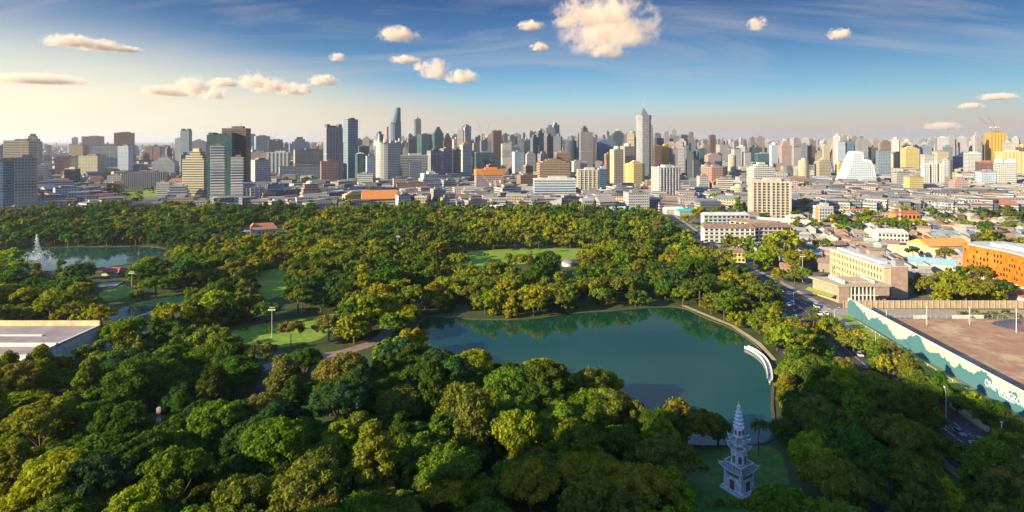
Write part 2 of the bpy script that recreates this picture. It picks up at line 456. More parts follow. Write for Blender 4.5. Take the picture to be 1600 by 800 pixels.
strip('drive', DRIVE, -2.6, 2.6, .03, g_asph)
strip('path', BRICK, -3.2, 3.2, .04, g_brick)
strip('path', LANE, -2.4, 2.4, .035, g_asph)
strip('path', PATH3, -1.5, 1.5, .035, g_pave)
cross = [(160, 301), (200, 300.5), (262, 298.5), (340, 298), (430, 298)]
strip('road', cross, -8, 8, .03, g_pave)
strip('road', [(-420, 715), (-100, 726), (60, 718), (178, 700), (420, 740), (900, 850)], -9, 9, .03, g_asph)
# grass strip along the hoarding
verge = [(151, 120), (151.5, 180), (156, 235), (163, 296), (173.5, 297), (170.5, 255), (166, 200), (162.5, 120)]
sheet('grass_verge', verge, .045, g_verge)
PUD = smooth_poly([G(*p) for p in ((1548, 505), (1575, 500), (1640, 502), (1640, 524), (1600, 519), (1570, 512))], 3)
sheet('puddle_water', PUD, .05, water_mat('puddle_water', (.03, .09, .15), .25, .5))
# lake embankment: a low dark-toned kerb, a paler strip on the right bank
def ring(name, poly, w, h, mat):
    mb = MB(); n = len(poly); a = poly + [poly[0]]
    out = offset_line(a, w); out[-1] = out[0]
    area = sum(poly[i][0] * poly[(i + 1) % n][1] - poly[(i + 1) % n][0] * poly[i][1] for i in range(n))
    if area < 0: out = offset_line(a, -w); out[-1] = out[0]
    for i in range(n):
        p, q, r, s = a[i], a[i + 1], out[i + 1], out[i]
        mb.quad([(*p, h), (*q, h), (*r, h), (*s, h)]); mb.quad([(*p, 0), (*q, 0), (*q, h), (*p, h)])
    o = mb.build(name, mat); o['kind'] = 'structure'; return o
m_bank = ground_mat('bank_stone', (.34, .27, .14), (.44, .36, .2), .5)
ring('lake_kerb', LAKE, 1.0, .3, ground_mat('bank_dark', (.07, .065, .04), (.12, .10, .06), .4))
ring('pond_kerb', POND, .8, .3, ground_mat('pond_bank_dark', (.07, .065, .04), (.12, .10, .06), .4))
strip('path', [G(*p) for p in ((1068, 478), (1104, 493), (1146, 510), (1186, 537), (1210, 564))], -1.0, 1.6, .3, m_bank)

# ---------------------------------------------------------------- automatic wording for what stands in great numbers
ORD = ['', 'second ', 'third ', 'fourth ', 'fifth ', 'sixth ', 'seventh ', 'eighth ', 'ninth ', 'tenth ', 'eleventh ', 'twelfth ', 'thirteenth ', 'fourteenth ', 'fifteenth ',
       'sixteenth ', 'seventeenth ', 'eighteenth ', 'nineteenth ', 'twentieth ']
def word_all(items, marks):
    """items: [object, description, px, py]; marks: [px, py, words]. Each label tells on which side of a mark the thing shows and as which one counted from it."""
    groups = {}
    for o, d, px, py in items:
        best = min(marks, key=lambda k: (k[0] - px) ** 2 + (1.6 * (k[1] - py)) ** 2)
        dx, dy = px - best[0], (py - best[1]) * 1.6
        side = ('left of' if dx < 0 else 'right of') if abs(dx) > abs(dy) else ('beyond' if dy < 0 else 'before')
        groups.setdefault((d, side, best[2]), []).append((dx * dx + dy * dy, o))
    for (d, side, mark), v in groups.items():
        v.sort(key=lambda t: t[0])
        for i, (_, o) in enumerate(v):
            o['label'] = f"{d}, {ORD[min(i, 19)] or 'just '}{side} {mark}"

# ---------------------------------------------------------------- buildings
RNG = random.Random(7)
def face_rot(x, y, th): return -math.asin(x / math.hypot(x, y)) + R(th)

FC = {
 'cream': facade((0.469, 0.416, 0.302), bay=3.4, wv=.45, wu=.55),
 'creamband': facade((0.469, 0.409, 0.287), bay=30, wv=.42, wu=.97),
 'yellow': facade((0.499, 0.409, 0.167), bay=3.2, wv=.42, wu=.5),
 'gold': facade((0.469, 0.318, 0.076), (.14, .08, .03), bay=4.5, wv=.3, wu=.35, rough=.5),
 'white': facade((0.454, 0.438, 0.416), bay=3.4, wv=.48, wu=.6),
 'whitegrid': facade((0.499, 0.491, 0.476), (.05, .07, .11), bay=3.0, wv=.55, wu=.68),
 'whiteband': facade((0.469, 0.461, 0.446), (.04, .07, .12), bay=40, wv=.5, wu=.98),
 'bluewhite': facade((0.454, 0.499, 0.560), (.08, .14, .25), bay=3.6, wv=.5, wu=.7),
 'beige': facade((0.378, 0.318, 0.234), bay=3.4, wv=.45, wu=.6),
 'brown': facade((0.252, 0.162, 0.117), (.04, .03, .03), bay=3.2, wv=.45, wu=.6),
 'brownband': facade((0.378, 0.270, 0.180), (.08, .05, .05), bay=40, wv=.45, wu=.98),
 'redgrid': facade((0.378, 0.216, 0.171), (.05, .04, .06), bay=3.2, wv=.55, wu=.6),
 'pink': facade((0.360, 0.270, 0.261), (.09, .06, .08), bay=3.4, wv=.45, wu=.6),
 'mauve': facade((0.324, 0.270, 0.297), (.06, .06, .10), bay=3.2, wv=.5, wu=.6),
 'grey': facade((0.342, 0.342, 0.351), (.05, .06, .08), bay=3.2, wv=.5, wu=.6),
 'greyv': facade((0.306, 0.297, 0.315), (.06, .07, .10), fh=60, bay=3.4, wv=.97, wu=.5),
 'bluegrey': facade((0.216, 0.270, 0.342), (.03, .06, .10), bay=3.4, wv=.6, wu=.75, rough=.12),
 'darkglass': facade((0.070, 0.090, 0.110), (.015, .03, .045), bay=2.4, wv=.8, wu=.88, rough=.08),
 'tealglass': facade((0.055, 0.100, 0.115), (.02, .07, .08), bay=2.4, wv=.75, wu=.88, rough=.08),
 'blueglass': facade((0.126, 0.198, 0.306), (.02, .06, .13), bay=2.4, wv=.75, wu=.9, rough=.08),
 'darkbrown': facade((0.130, 0.080, 0.070), (.03, .02, .02), bay=3.2, wv=.5, wu=.6),
 'silver': facade((0.378, 0.378, 0.378), (.16, .17, .19), bay=1.8, wv=.85, wu=.85, rough=.15),
 'bluelines': facade((0.378, 0.423, 0.469), (.03, .09, .20), fh=3.6, bay=60, wv=.62, wu=.99, rough=.12),
}
HERO = []
ALLB = []      # (px centre, words) landmarks for the filler

def crown_top(kind, root, w, d, h, fm, roofm, px_m):
    """what stands on a tower's roof; returns nothing, adds parts to root"""
    if kind == 'flat':
        p = MB()
        for sx, sy, cx, cy in ((w, .35, 0, -d/2 + .175), (w, .35, 0, d/2 - .175), (.35, d - .7, -w/2 + .175, 0), (.35, d - .7, w/2 - .175, 0)):
            p.box(cx, cy, h, sx, sy, 1.2)
        p.build('parapet', roofm, root)
        q = MB(); q.box(w * .08, 0, h, w * .45, d * .5, 4.2)
        for i in range(5):
            a_, b_ = RNG.uniform(-.42, .42), RNG.uniform(-.4, .4)
            q.box(a_ * w, b_ * d, h, w * RNG.uniform(.06, .14), d * RNG.uniform(.06, .16), RNG.uniform(1.2, 2.8))
        q.bar((w * .2, 0, h), (w * .2, 0, h + RNG.uniform(6, 12)), .22)
        q.build('plant_room', roofm, root)
    elif kind == 'step':
        p = MB(); p.box(0, 0, h, w * .78, d * .78, px_m * .35); p.box(0, 0, h + px_m * .35, w * .5, d * .55, px_m * .35); p.build('upper_storeys', [fm], root)
        q = MB(); q.box(0, 0, h + px_m * .7, w * .3, d * .35, px_m * .3); q.build('plant_room', roofm, root)
    elif kind == 'pyr':
        p = MB(); p.box(0, 0, h, w * .86, d * .86, px_m, taper=.04); p.build('pointed_roof', roofm, root)
    elif kind == 'spire':
        p = MB(); p.box(0, 0, h, w * .6, d * .6, px_m * .3); p.box(0, 0, h + px_m * .3, w * .45, d * .45, px_m * .35, taper=.1); p.build('crown', roofm, root)
        q = MB(); q.bar((0, 0, h + px_m * .6), (0, 0, h + px_m), w * .04); q.build('spire', M['metal'], root)
    elif kind == 'dome':
        p = MB(); p.cyl(0, 0, h, min(w, d) * .36, px_m * .4, n=14); p.dome(0, 0, h + px_m * .4, min(w, d) * .36, px_m * .6, 14, 4); p.build('dome', roofm, root)
    elif kind == 'notch':
        p = MB()
        for sx in (-1, 1): p.box(sx * w * .36, 0, h, w * .2, d * .8, px_m)
        p.box(0, 0, h, w * .3, d * .5, px_m * .6); p.build('crown', roofm, root)
    elif kind == 'mast':
        q = MB(); q.box(0, 0, h, w * .5, d * .5, px_m * .3); q.build('plant_room', roofm, root)
        a = MB(); a.bar((w * .1, 0, h + px_m * .3), (w * .1, 0, h + px_m), .35); a.build('antenna', M['metal'], root)

def tower(name, px0, px1, pyt, pyb, label, cat='tower', fm='white', kind='flat', th=22, dr=.8, top=0.0, sec='box', roofm='roof', bands=None, fins=0, podium=None, wrap=None, land=None, group=None):
    """a tower between two columns and two rows of the photograph; pyb is the row of its foot, top the share of its height taken by its crown"""
    D = F * H / (pyb - HY); W = (px1 - px0) / F * D
    xc = ((px0 + px1) / 2 - 800) / F * D
    zt = H - (pyt - HY) / F * D
    t = abs(R(th)); w = W / (math.cos(t) + dr * math.sin(t)) if sec == 'box' else W; d = w * dr
    hc = zt * top; h = zt - hc
    if kind == 'flat' and top == 0: h = zt - 4.2; hc = 4.2
    yc = D + d * .5
    HERO.append((px0, px1, D, pyt, pyb))
    root = empty(name, (xc * yc / D, yc, 0), face_rot(xc, D, th), label, cat, group)
    k = yc / D; w *= k; d *= k
    F_ = FC[fm]; Rm = M[roofm]
    b = MB()
    if sec == 'box': b.box(0, 0, 0, w, d, h, m=0, mt=1)
    elif sec == 'oct':
        c = .24; P = [(-w/2 + w*c, -d/2), (w/2 - w*c, -d/2), (w/2, -d/2 + d*c), (w/2, d/2 - d*c), (w/2 - w*c, d/2), (-w/2 + w*c, d/2), (-w/2, d/2 - d*c), (-w/2, -d/2 + d*c)]
        b.prism(P, 0, h, 0, 1)
    elif sec == 'round': b.prism([(w/2 * math.cos(a), d/2 * math.sin(a)) for a in [math.tau * i / 20 for i in range(20)]], 0, h, 0, 1)
    elif sec == 'L':
        b.box(-w * .2, 0, 0, w * .6, d, h, m=0, mt=1); b.box(w * .3, d * .1, 0, w * .4, d * .75, h * .86, m=0, mt=1)
    elif sec == 'terr':     # terraces stepping in towards the top
        n = 5
        for i in range(n): b.box(0, 0, h * i / n, w * (1 - .11 * i), d * (1 - .1 * i), h / n, m=0, mt=1)
    b.build('wall', [F_, Rm], root)
    if bands:               # projecting floor slabs
        s = MB(); n = max(2, int(h / 3.6))
        for i in range(1, n + 1): s.box(0, 0, i * h / n - .5, w + 1.2, d + 1.2, .9, bot=True)
        s.build('balcony_band', M[bands], root)
    if fins:
        s = MB()
        for i in range(fins):
            x = -w/2 + w * (i + .5) / fins
            s.box(x, -d/2 - .4, 0, w / fins * .22, .8, h)
        for i in range(max(2, int(fins * dr))):
            y = -d/2 + d * (i + .5) / max(2, int(fins * dr)); s.box(-w/2 - .4, y, 0, .8, w / fins * .22, h)
        s.build('pier', Rm, root)
    if podium:
        s = MB(); s.box(0, 0, 0, w * 1.35, d * 1.3, podium, m=0, mt=1); s.build('podium', [F_, Rm], root)
    wt = w * (.7 if sec == 'oct' else .9 if sec == 'round' else .56 if sec == 'terr' else 1); dt = d * (.7 if sec == 'oct' else .8 if sec == 'round' else .6 if sec == 'terr' else 1)
    crown_top(kind, root, wt, dt, h, F_, Rm, hc)
    ALLB.append(((px0 + px1) / 2, (pyt + pyb) / 2, land or ('the ' + label)))
    return root, w, d, h

def T(*a, **k):
    r = tower(*a, **k)
    if not k.get('land'): ALLB.pop()
    return r
OT, AT, HT = 'office_tower', 'apartment_tower', 'hotel_tower'
AB, OB = 'apartment_block', 'office_block'
# left edge of the picture
T(OT, -6, 28, 247, 331, "curved dark blue glass office tower at the picture's far left", fm='blueglass', kind='flat', th=-20, sec='round', roofm='roofd')
T(AT, 27, 55, 242, 333, "concrete tower with stacked balconies joined to the curved blue glass tower", fm='grey', kind='flat', th=-8, bands='concrete', podium=9, roofm='roof', land='the balconied concrete tower by the left edge')
T(OB, 12, 53, 217, 290, "beige banded office block behind the curved blue glass tower", fm='creamband', kind='flat', th=-25)
T(AT, 40, 63, 209, 275, "dark stepped tower rising behind the beige banded block", fm='mauve', kind='step', th=-20, top=.18, roofm='roofd')
T(AT, -8, 11, 227, 285, "plain grey slab cut by the picture's left edge", fm='grey', th=-15)
T(AT, 113, 121, 214, 248, "thin pale tower beside the twin beige towers", fm='grey', th=-15)
T(AB, 112, 136, 226, 256, "reddish brown block with dark side under the twin beige towers", fm='brown', th=-30, roofm='roofd')
T(AT, 131, 160, 212, 252, "clustered beige tower with ribbed face and rounded dark end", fm='beige', th=-15, fins=6)
T(OT, 181, 208, 206, 262, "broad brown slab tower above the long hospital block", fm='brown', kind='flat', th=-12, roofm='roofb', land='the broad brown slab tower')
T(OB, 149, 192, 225, 272, "white hospital block with long window bands and dark top", fm='whiteband', th=-15, land='the white hospital block')
T(OB, 186, 206, 226, 274, "blue grey wing at the end of the white hospital block", fm='bluewhite', th=-30)
T(OB, 127, 162, 241, 278, "cream gridded block in front of the hospital", fm='cream', th=-30)
T(OB, 113, 130, 243, 277, "low cream wing beside the cream gridded block", fm='cream', th=-10)
T(AB, 89, 114, 243, 277, "orange brown slab block beside the cream hospital wing", fm='redgrid', th=-10)
T(OB, 103, 123, 261, 290, "small dark block with a flared white roof", fm='darkglass', th=-30, roofm='roofw')
T(OB, 196, 256, 267, 293, "long grey hall with two dark glass panels", fm='greyv', th=-12, dr=.4, land='the long grey hall with dark glass')
T(AB, 228, 239, 228, 258, "narrow orange brown tower left of its twin", fm='redgrid', th=-15)
T(AB, 240, 251, 229, 258, "narrow orange brown tower right of its twin", fm='redgrid', th=-15)
T('domed_hall', 213, 238, 238, 262, "low dark domed hall before the orange brown twins", fm='darkglass', kind='dome', th=0, top=.5, roofm='roofd', cat='hall')
T(AB, 240, 277, 244, 274, "white stepped block left of the cream and brown tower", fm='whitegrid', kind='step', th=-15, top=.3)
T(AB, 55, 78, 256, 292, "white terraced block right of the balconied concrete tower", fm='whiteband', sec='terr', th=-15, roofm='roofw')
T('grandstand', 56, 108, 281, 300, "long blue roofed grandstand by the racecourse", cat='grandstand', fm='bluelines', th=-5, dr=.3, roofm='metal')
T(AB, 128, 190, 304, 321, "low tan villa block at the edge of the wood", fm='beige', th=-15, dr=.4, roofm='roofr')
T(AB, 55, 100, 305, 326, "low white and blue block right of the concrete tower's foot", fm='bluewhite', th=-10, dr=.4)
T(OT, 283, 299, 201, 266, "slim blue grey slab tower standing alone above the trees", fm='bluegrey', kind='notch', th=-25, top=.05, roofm='roofd', land='the slim lone blue grey slab')
T(AT, 274, 284, 215, 262, "small pale tower touching the slim lone slab", fm='grey', th=-20)
T(AB, 299, 323, 217, 262, "grey brown block with pitched top beside the slim lone slab", fm='mauve', kind='pyr', th=-10, top=.1, roofm='roofd')
T(HT, 288, 329, 232, 319, "cream and terracotta hotel tower with stepped crown", fm='creamband', kind='step', th=-28, top=.19, roofm='cream', podium=12, land='the cream and terracotta hotel tower')
T(AT, 349, 390, 197, 318, "tallest dark slab of the twin glass tower, brown lit edge", fm='darkbrown', kind='flat', th=-22, dr=.5, roofm='roofd')
T(AT, 326, 368, 207, 321, "dark teal glass tower fronted by a white balcony column", fm='tealglass', kind='notch', th=-15, top=.03, roofm='roofd', land='the dark teal glass tower')
T(AT, 330, 350, 224, 324, "white balcony column on the face of the dark teal tower", fm='whiteband', th=-10, bands='white', dr=.4)
T(AT, 362, 380, 242, 324, "lower white balcony wing right of the dark teal tower", fm='whiteband', th=-10, bands='white', dr=.5)
T(AB, 259, 299, 288, 323, "white pyramid-stepped block half sunk in the trees", fm='whiteband', sec='terr', th=-10, roofm='roofw', land='the white pyramid-stepped block')
T(AT, 389, 421, 247, 297, "white tower with sunlit cream wing behind the arched block", fm='whitegrid', kind='flat', th=30, land='the white tower with a cream wing')
T(AB, 364, 411, 286, 322, "white block with rows of arched windows", fm='whitegrid', kind='step', th=-12, top=.2, fins=7, roofm='white', dr=.5)
T(AB, 404, 433, 298, 323, "pink terraced block right of the arched white block", fm='brownband', sec='terr', th=10)
T('warehouse', 431, 470, 297, 318, "dark flat hall between the pink and the domed terraces", cat='hall', fm='blueglass', th=5, dr=.6, roofm='roofd')
T(AB, 467, 503, 283, 322, "terraced brown block topped by a white dome", fm='brownband', kind='dome', sec='terr', th=10, top=.12, roofm='roofw', land='the dome-topped terraced block')
T(OB, 390, 419, 236, 276, "pinkish slab behind the white cream-winged tower", fm='pink', th=-8)
T(OB, 418, 453, 236, 276, "wide white ribbed block above the distant lawn", fm='whitegrid', th=-8, dr=.4, fins=6, roofm='roofw', land='the wide white ribbed block')
T(OT, 398, 421, 208, 246, "blue grey tower with an antenna behind the pink slab", fm='bluegrey', kind='mast', th=10, top=.12, roofm='roofd')
T(OT, 419, 441, 217, 248, "dark blocky tower under two thin cranes", fm='darkglass', kind='flat', th=5, roofm='roofd')
T(OT, 388, 399, 209, 244, "narrow dark tower right of the dark teal pair", fm='bluegrey', th=10, roofm='roofd')
T(OT, 452, 484, 214, 250, "stepped blue grey office cluster before the cream banded block", fm='bluegrey', kind='step', th=5, top=.3, roofm='roofd')
T(OB, 460, 508, 232, 270, "cream block with dark central recess above green trees", fm='creamband', kind='flat', th=8, dr=.4, roofm='roof')
T(OB, 438, 500, 258, 280, "low white wing at the foot of the cream recessed block", fm='whitegrid', th=5, dr=.3)
T(AB, 501, 528, 250, 288, "reddish gridded block at the foot of the notched grey tower", fm='redgrid', kind='flat', th=5, roofm='roofb')
# centre
T(OT, 506, 535, 194, 281, "tall mauve grey tower with notched crown", fm='greyv', kind='notch', th=14, top=.06, roofm='roofd', land='the notched mauve grey tower')
T(OT, 537, 559, 184, 287, "tall dark slab tower right of the notched tower", fm='bluegrey', kind='flat', th=30, roofm='roofd', land='the tall dark slab tower')
T(AT, 555, 572, 238, 289, "pale teal tower, first of a pair beside the dark slab", fm='tealglass', kind='pyr', th=20, top=.04, roofm='roofw')
T(AT, 570, 586, 241, 289, "pale teal tower, second of a pair, nearer the white curved tower", fm='bluewhite', kind='flat', th=20)
T(OT, 558, 577, 226, 268, "teal tower with pyramid roof behind the pale pair", fm='tealglass', kind='pyr', th=15, top=.06, roofm='roofd')
r, w, d, h = T(AT, 587, 626, 219, 291, "white curved apartment tower with sail-like corner fins", fm='whitegrid', kind='flat', sec='round', dr=.7, roofm='roofw', land='the white curved apartment tower')
q = MB()
for a, hh in ((200, 20), (235, 9), (265, 6), (300, 5), (340, 10)):
    q.cyl(w/2*.9 * math.cos(R(a)), d/2*.9 * math.sin(R(a)), h - 1, 3.4, hh * .9, 1.2, n=6)
q.build('corner_fin', M['white'], r)
r, w, d, h = T(OT, 607, 627, 190, 262, "very tall glass tower with slanted rounded top and red lower frame", fm='bluegrey', kind='flat', sec='round', dr=.8, roofm='metal', land='the slanted glass skyscraper')
q = MB()
q.prism(ngon(0, 0, w * .46, 14), h, h + 52, 0, top=[(x * .55 + w * .19, y * .7) for x, y in ngon(0, 0, w * .46, 14)])
q.build('slanted_crown', FC['bluegrey'], r)
T('unfinished_tower', 602, 624, 190, 258, "rust red unfinished storeys wrapping the slanted glass skyscraper", fm='redgrid', kind='step', th=10, top=.12, roofm='roofb')
r, w, d, h = T('tiered_hotel_tower', 647, 658, 181, 237, "very tall slim dark tower with a golden tiered crown and antenna", fm='darkglass', kind='spire', th=20, top=.09, roofm='gold', land='the slim gold-crowned tower')
q = MB(); q.bar((0, 0, h), (0, 0, h + 60), 2.5, r2=.5); q.build('antenna', M['metal'], r)
T(OB, 637, 652, 215, 262, "nearly black office block under the gold-crowned tower", fm='darkglass', th=10, roofm='roofd')
T(OT, 652, 674, 208, 264, "teal glass tower with rounded shoulders right of the gold-crowned tower", fm='tealglass', kind='flat', sec='oct', th=10, roofm='roofd')
T(OT, 676, 693, 198, 262, "green glass tower with stacked narrowing top", fm='tealglass', kind='step', th=15, top=.15, roofm='roofd', land='the green glass stacked tower')
T(OT, 691, 707, 208, 262, "brown stepped tower beside the green glass tower", fm='darkbrown', kind='step', th=15, top=.2, roofm='roofd')
T(OB, 622, 668, 240, 287, "wide white and grey banded block right of the white curved tower", fm='whiteband', kind='flat', th=8, dr=.4, roofm='roofw')
T(OB, 638, 658, 250, 290, "dark banded block in front of the wide white block", fm='bluegrey', th=8)
T(OT, 667, 690, 233, 284, "broad blue grey slab in the middle of the centre cluster", fm='greyv', th=25, roofm='roofd')
T(OT, 688, 707, 230, 282, "pale mauve slab behind the blue grey slab", fm='mauve', th=25)
T(OT, 704, 722, 232, 276, "dark grey slab right of the pale mauve slab", fm='darkglass', th=20, roofm='roofd')
T(AT, 718, 737, 217, 276, "white tower with small gold spire in the centre cluster", fm='whitegrid', kind='spire', th=25, top=.15, roofm='gold')
T(AT, 738, 747, 222, 262, "slim pink tower next to the dark brown slab tower", fm='pink', th=20)
T(AT, 749, 762, 218, 264, "dark blue tower under two cranes beside the brown slab", fm='bluegrey', th=20, roofm='roofd')
T(AT, 768, 784, 203, 268, "tall dark brown unfinished slab tower", fm='darkbrown', kind='notch', th=15, top=.02, roofm='roofb', land='the tall dark brown slab')
T(OB, 738, 772, 236, 274, "pale teal office block at the foot of the brown slab", fm='tealglass', th=15)
r, w, d, h = T('construction_frame', 741, 786, 262, 305, "unfinished concrete building wrapped in orange netting at its top", cat='building site', fm='mauve', kind='flat', th=10, dr=.5, roofm='orange', land='the orange-topped building site')
q = MB(); q.box(0, 0, h - 8, w + .8, d + .8, 8.6); q.build('safety_netting', M['orange'], r)
q = MB()
for i in range(6): q.box(-w * .4 + i * w * .16, -d * .9, 0, 6, 9, 6 + (i * 7) % 9, m=0)
q.build('unfinished_floor', M['concrete'], r)
T(AB, 535, 569, 299, 324, "sunny yellow and white stepped block by the park edge", fm='yellow', kind='step', th=20, top=.2, dr=.5, roofm='cream', land='the sunny yellow stepped block')
r, w, d, h = T('long_hall', 566, 620, 306, 327, "long white building under a big orange roof by the park", cat='building', fm='whiteband', kind='flat', th=4, dr=.35, roofm='orange', land='the long orange-roofed building')
q = MB(); q.prism(rect(0, 0, w + 2, d + 2), h, h + 11, 0, top=rect(0, d * .1, w, d * .3)); q.build('roof', M['orange'], r)
T(AB, 618, 668, 284, 308, "long red brick block behind the orange-roofed building", fm='redgrid', kind='flat', th=8, dr=.4, roofm='roofb', land='the long red brick block')
T(AB, 650, 692, 269, 307, "white terraced block stepping down over the red brick block", fm='whitegrid', sec='terr', th=18, roofm='white', land='the white terraced block')
T(AB, 618, 642, 301, 328, "pale glass-fronted block right of the orange roof", fm='bluewhite', th=18)
T(AB, 690, 712, 279, 303, "low white banded block right of the white terraces", fm='whiteband', th=18, dr=.6)
T('temple_hall', 552, 577, 289, 305, "low hall with steep dark red roof among trees", cat='hall', fm='redgrid', kind='pyr', th=15, top=.7, roofm='roofr')
T(AB, 688, 702, 305, 328, "small pink and blue block at the park's far edge", fm='pink', th=25)
T(AT, 783, 798, 223, 270, "white tower with dark window bands right of the brown slab", fm='whiteband', kind='flat', th=10, bands='white')
T(OT, 800, 812, 225, 258, "small teal tower with slanting roof beside the dark spire", fm='tealglass', kind='pyr', th=10, top=.15, roofm='roofd')
T(OT, 817, 830, 212, 254, "dark tower ending in a thin pointed spire", fm='darkglass', kind='spire', th=10, top=.2, roofm='roofd', land='the dark spired tower')
T(AT, 800, 819, 235, 276, "white and pale blue tower before the dark spired tower", fm='bluewhite', kind='flat', th=20)
T(AT, 819, 837, 237, 276, "white and pale blue tower beside its near twin", fm='whitegrid', kind='step', th=20, top=.1)
T(OB, 838, 890, 248, 290, "cream and brown block with terraces behind the blue striped block", fm='brownband', kind='step', th=14, top=.15, dr=.5, roofm='roofb', land='the cream and brown terraced block')
T(OB, 866, 890, 236, 282, "brown lift tower of the terraced cream block", fm='brown', th=14)
T(OB, 833, 899, 276, 317, "long blue striped office block facing the park", fm='bluelines', kind='flat', th=6, dr=.35, roofm='roofw', bands='white', land='the blue striped office block')
T(OB, 824, 838, 303, 319, "small white annex left of the blue striped block", fm='white', th=6)
T(OB, 901, 936, 262, 309, "white office tower with deep window grid beside the blue striped block", fm='creamband', kind='flat', th=10, dr=.5, roofm='roofw', fins=5, land='the white gridded office tower')
T(OB, 933, 948, 260, 302, "dark blue side tower joined to the white gridded tower", fm='blueglass', th=18, roofm='roofw')
T(OB, 908, 938, 295, 319, "low mauve block, first of two at the white tower's foot", fm='mauve', th=12, dr=.5, kind='flat')
T(OB, 937, 966, 298, 319, "low mauve block with stepped roof, second of two", fm='mauve', kind='step', th=12, top=.2, dr=.5)
T(OT, 886, 901, 214, 262, "dark tower with a curved pale edge behind the park", fm='darkglass', kind='dome', sec='round', th=10, top=.12, roofm='roofd')
T(OT, 903, 926, 201, 270, "tall grey tower with a crown of masts", fm='greyv', kind='mast', th=16, top=.08, roofm='roofd', land='the tall mast-crowned grey tower')
T(OT, 918, 931, 217, 268, "brown tower leaning against the mast-crowned grey tower", fm='brown', th=20)
T(OT, 928, 962, 217, 262, "broad pale blue glass block under the dark stepped tower", fm='blueglass', kind='step', th=12, top=.1, roofm='metal')
T(OT, 955, 976, 202, 256, "dark tower with two stepped white-edged tops", fm='darkglass', kind='step', th=12, top=.14, roofm='roofw', land='the dark white-edged stepped tower')
T(AT, 953, 974, 228, 292, "cream tower with a white dome, first of the domed pair", fm='cream', kind='dome', th=30, top=.08, roofm='roofw')
T(AT, 969, 992, 223, 290, "cream tower with a white dome, second and taller of the pair", fm='beige', kind='dome', th=30, top=.08, roofm='roofw', land='the cream domed pair')
T(OT, 944, 957, 238, 290, "brown side tower left of the cream domed pair", fm='brown', th=25)
r, w, d, h = T(OT, 995, 1016, 168, 286, "tallest silver white octagonal skyscraper with pyramid cap and needle", fm='silver', kind='pyr', sec='oct', th=24, top=.10, roofm='metal', land='the tallest octagonal skyscraper')
q = MB(); q.bar((0, 0, h + 10), (0, 0, h + 32), .6, r2=.2); q.build('antenna', M['white'], r)
q = MB(); q.prism([(x * 1.06, y * 1.06) for x, y in [(-w/2 + w*.24, -d/2), (w/2 - w*.24, -d/2), (w/2, -d/2 + d*.24), (w/2, d/2 - d*.24), (w/2 - w*.24, d/2), (-w/2 + w*.24, d/2), (-w/2, d/2 - d*.24), (-w/2, -d/2 + d*.24)]], h - 9, h, 0); q.build('observation_floor', FC['silver'], r)
T(OT, 1009, 1020, 195, 284, "grey shoulder tower behind the tallest octagonal skyscraper", fm='grey', th=24)
T(AT, 978, 1006, 251, 296, "cream round-cornered tower below the tallest skyscraper", fm='yellow', kind='step', sec='oct', th=26, top=.1, roofm='roofw', land='the cream round-cornered tower')
T(AT, 1018, 1062, 258, 316, "white apartment tower with vertical balcony stacks at the park corner", fm='whitegrid', kind='flat', th=30, dr=.7, fins=7, roofm='roofw', podium=6, land='the white balcony-stacked tower')
T(OT, 1028, 1051, 224, 272, "gold glass tower with a rounded top", fm='gold', kind='dome', sec='round', th=20, top=.14, roofm='gold', land='the rounded gold glass tower')
T(OT, 1021, 1034, 226, 274, "dark tower at the flank of the rounded gold tower", fm='darkbrown', th=18, roofm='roofd')
T(OT, 1046, 1059, 228, 272, "mauve tower at the far flank of the rounded gold tower", fm='mauve', kind='dome', th=18, top=.08)
T(AT, 1107, 1118, 210, 254, "thin very dark tower piercing the skyline", fm='darkbrown', kind='flat', th=25, roofm='roofd', land='the thin very dark tower')
T(OT, 1090, 1104, 231, 264, "small teal glass block left of the thin dark tower", fm='tealglass', th=20, roofm='roofd')
T(AT, 1120, 1138, 219, 262, "grey tower with a dark pointed dome", fm='grey', kind='dome', th=25, top=.16, roofm='roofd')
T(AT, 1136, 1146, 229, 262, "slim grey neighbour of the dark-domed tower", fm='mauve', th=25)
T(AB, 1100, 1126, 239, 270, "pinkish block before the thin dark tower", fm='pink', kind='step', th=25, top=.12)
T(OT, 1118, 1128, 238, 268, "nearly black slab between pinkish and grey blocks", fm='darkglass', th=25, roofm='roofd')
T(AT, 1143, 1158, 231, 270, "white tower with a dark roof band", fm='whitegrid', kind='flat', th=28, roofm='roofd')
T(AT, 1160, 1173, 236, 270, "white slab with brown lift shaft", fm='whitegrid', kind='flat', th=28, roofm='roofb')
T(AT, 1138, 1150, 238, 276, "cream rounded tower with a small lantern roof", fm='cream', kind='spire', sec='round', top=.12, roofm='roofw')
T(AB, 1098, 1132, 258, 292, "brown gridded block in the low city right of the park", fm='redgrid', kind='flat', sec='oct', th=25, roofm='roof', land='the brown gridded block')
T(AB, 1089, 1106, 272, 302, "white block against the brown gridded block", fm='whitegrid', kind='flat', th=25)
T(AT, 1171, 1190, 226, 262, "dark glass tower with curved top", fm='darkglass', kind='dome', th=20, top=.12, roofm='roofd', land='the dark curved-top tower')
T(OT, 1180, 1201, 238, 268, "pale teal tower before the dark curved-top tower", fm='tealglass', kind='flat', th=20)
T(AT, 1202, 1217, 222, 266, "white tower with dark panels and a rounded cap", fm='bluewhite', kind='dome', th=25, top=.1, roofm='roofw')
T(AT, 1217, 1236, 217, 268, "cream tower with pagoda-like tiered top", fm='pink', kind='step', th=25, top=.2, roofm='cream', land='the tiered-top cream tower')
T(AT, 1237, 1251, 228, 266, "grey white tower right of the tiered-top tower", fm='grey', kind='flat', th=25, roofm='roofd')
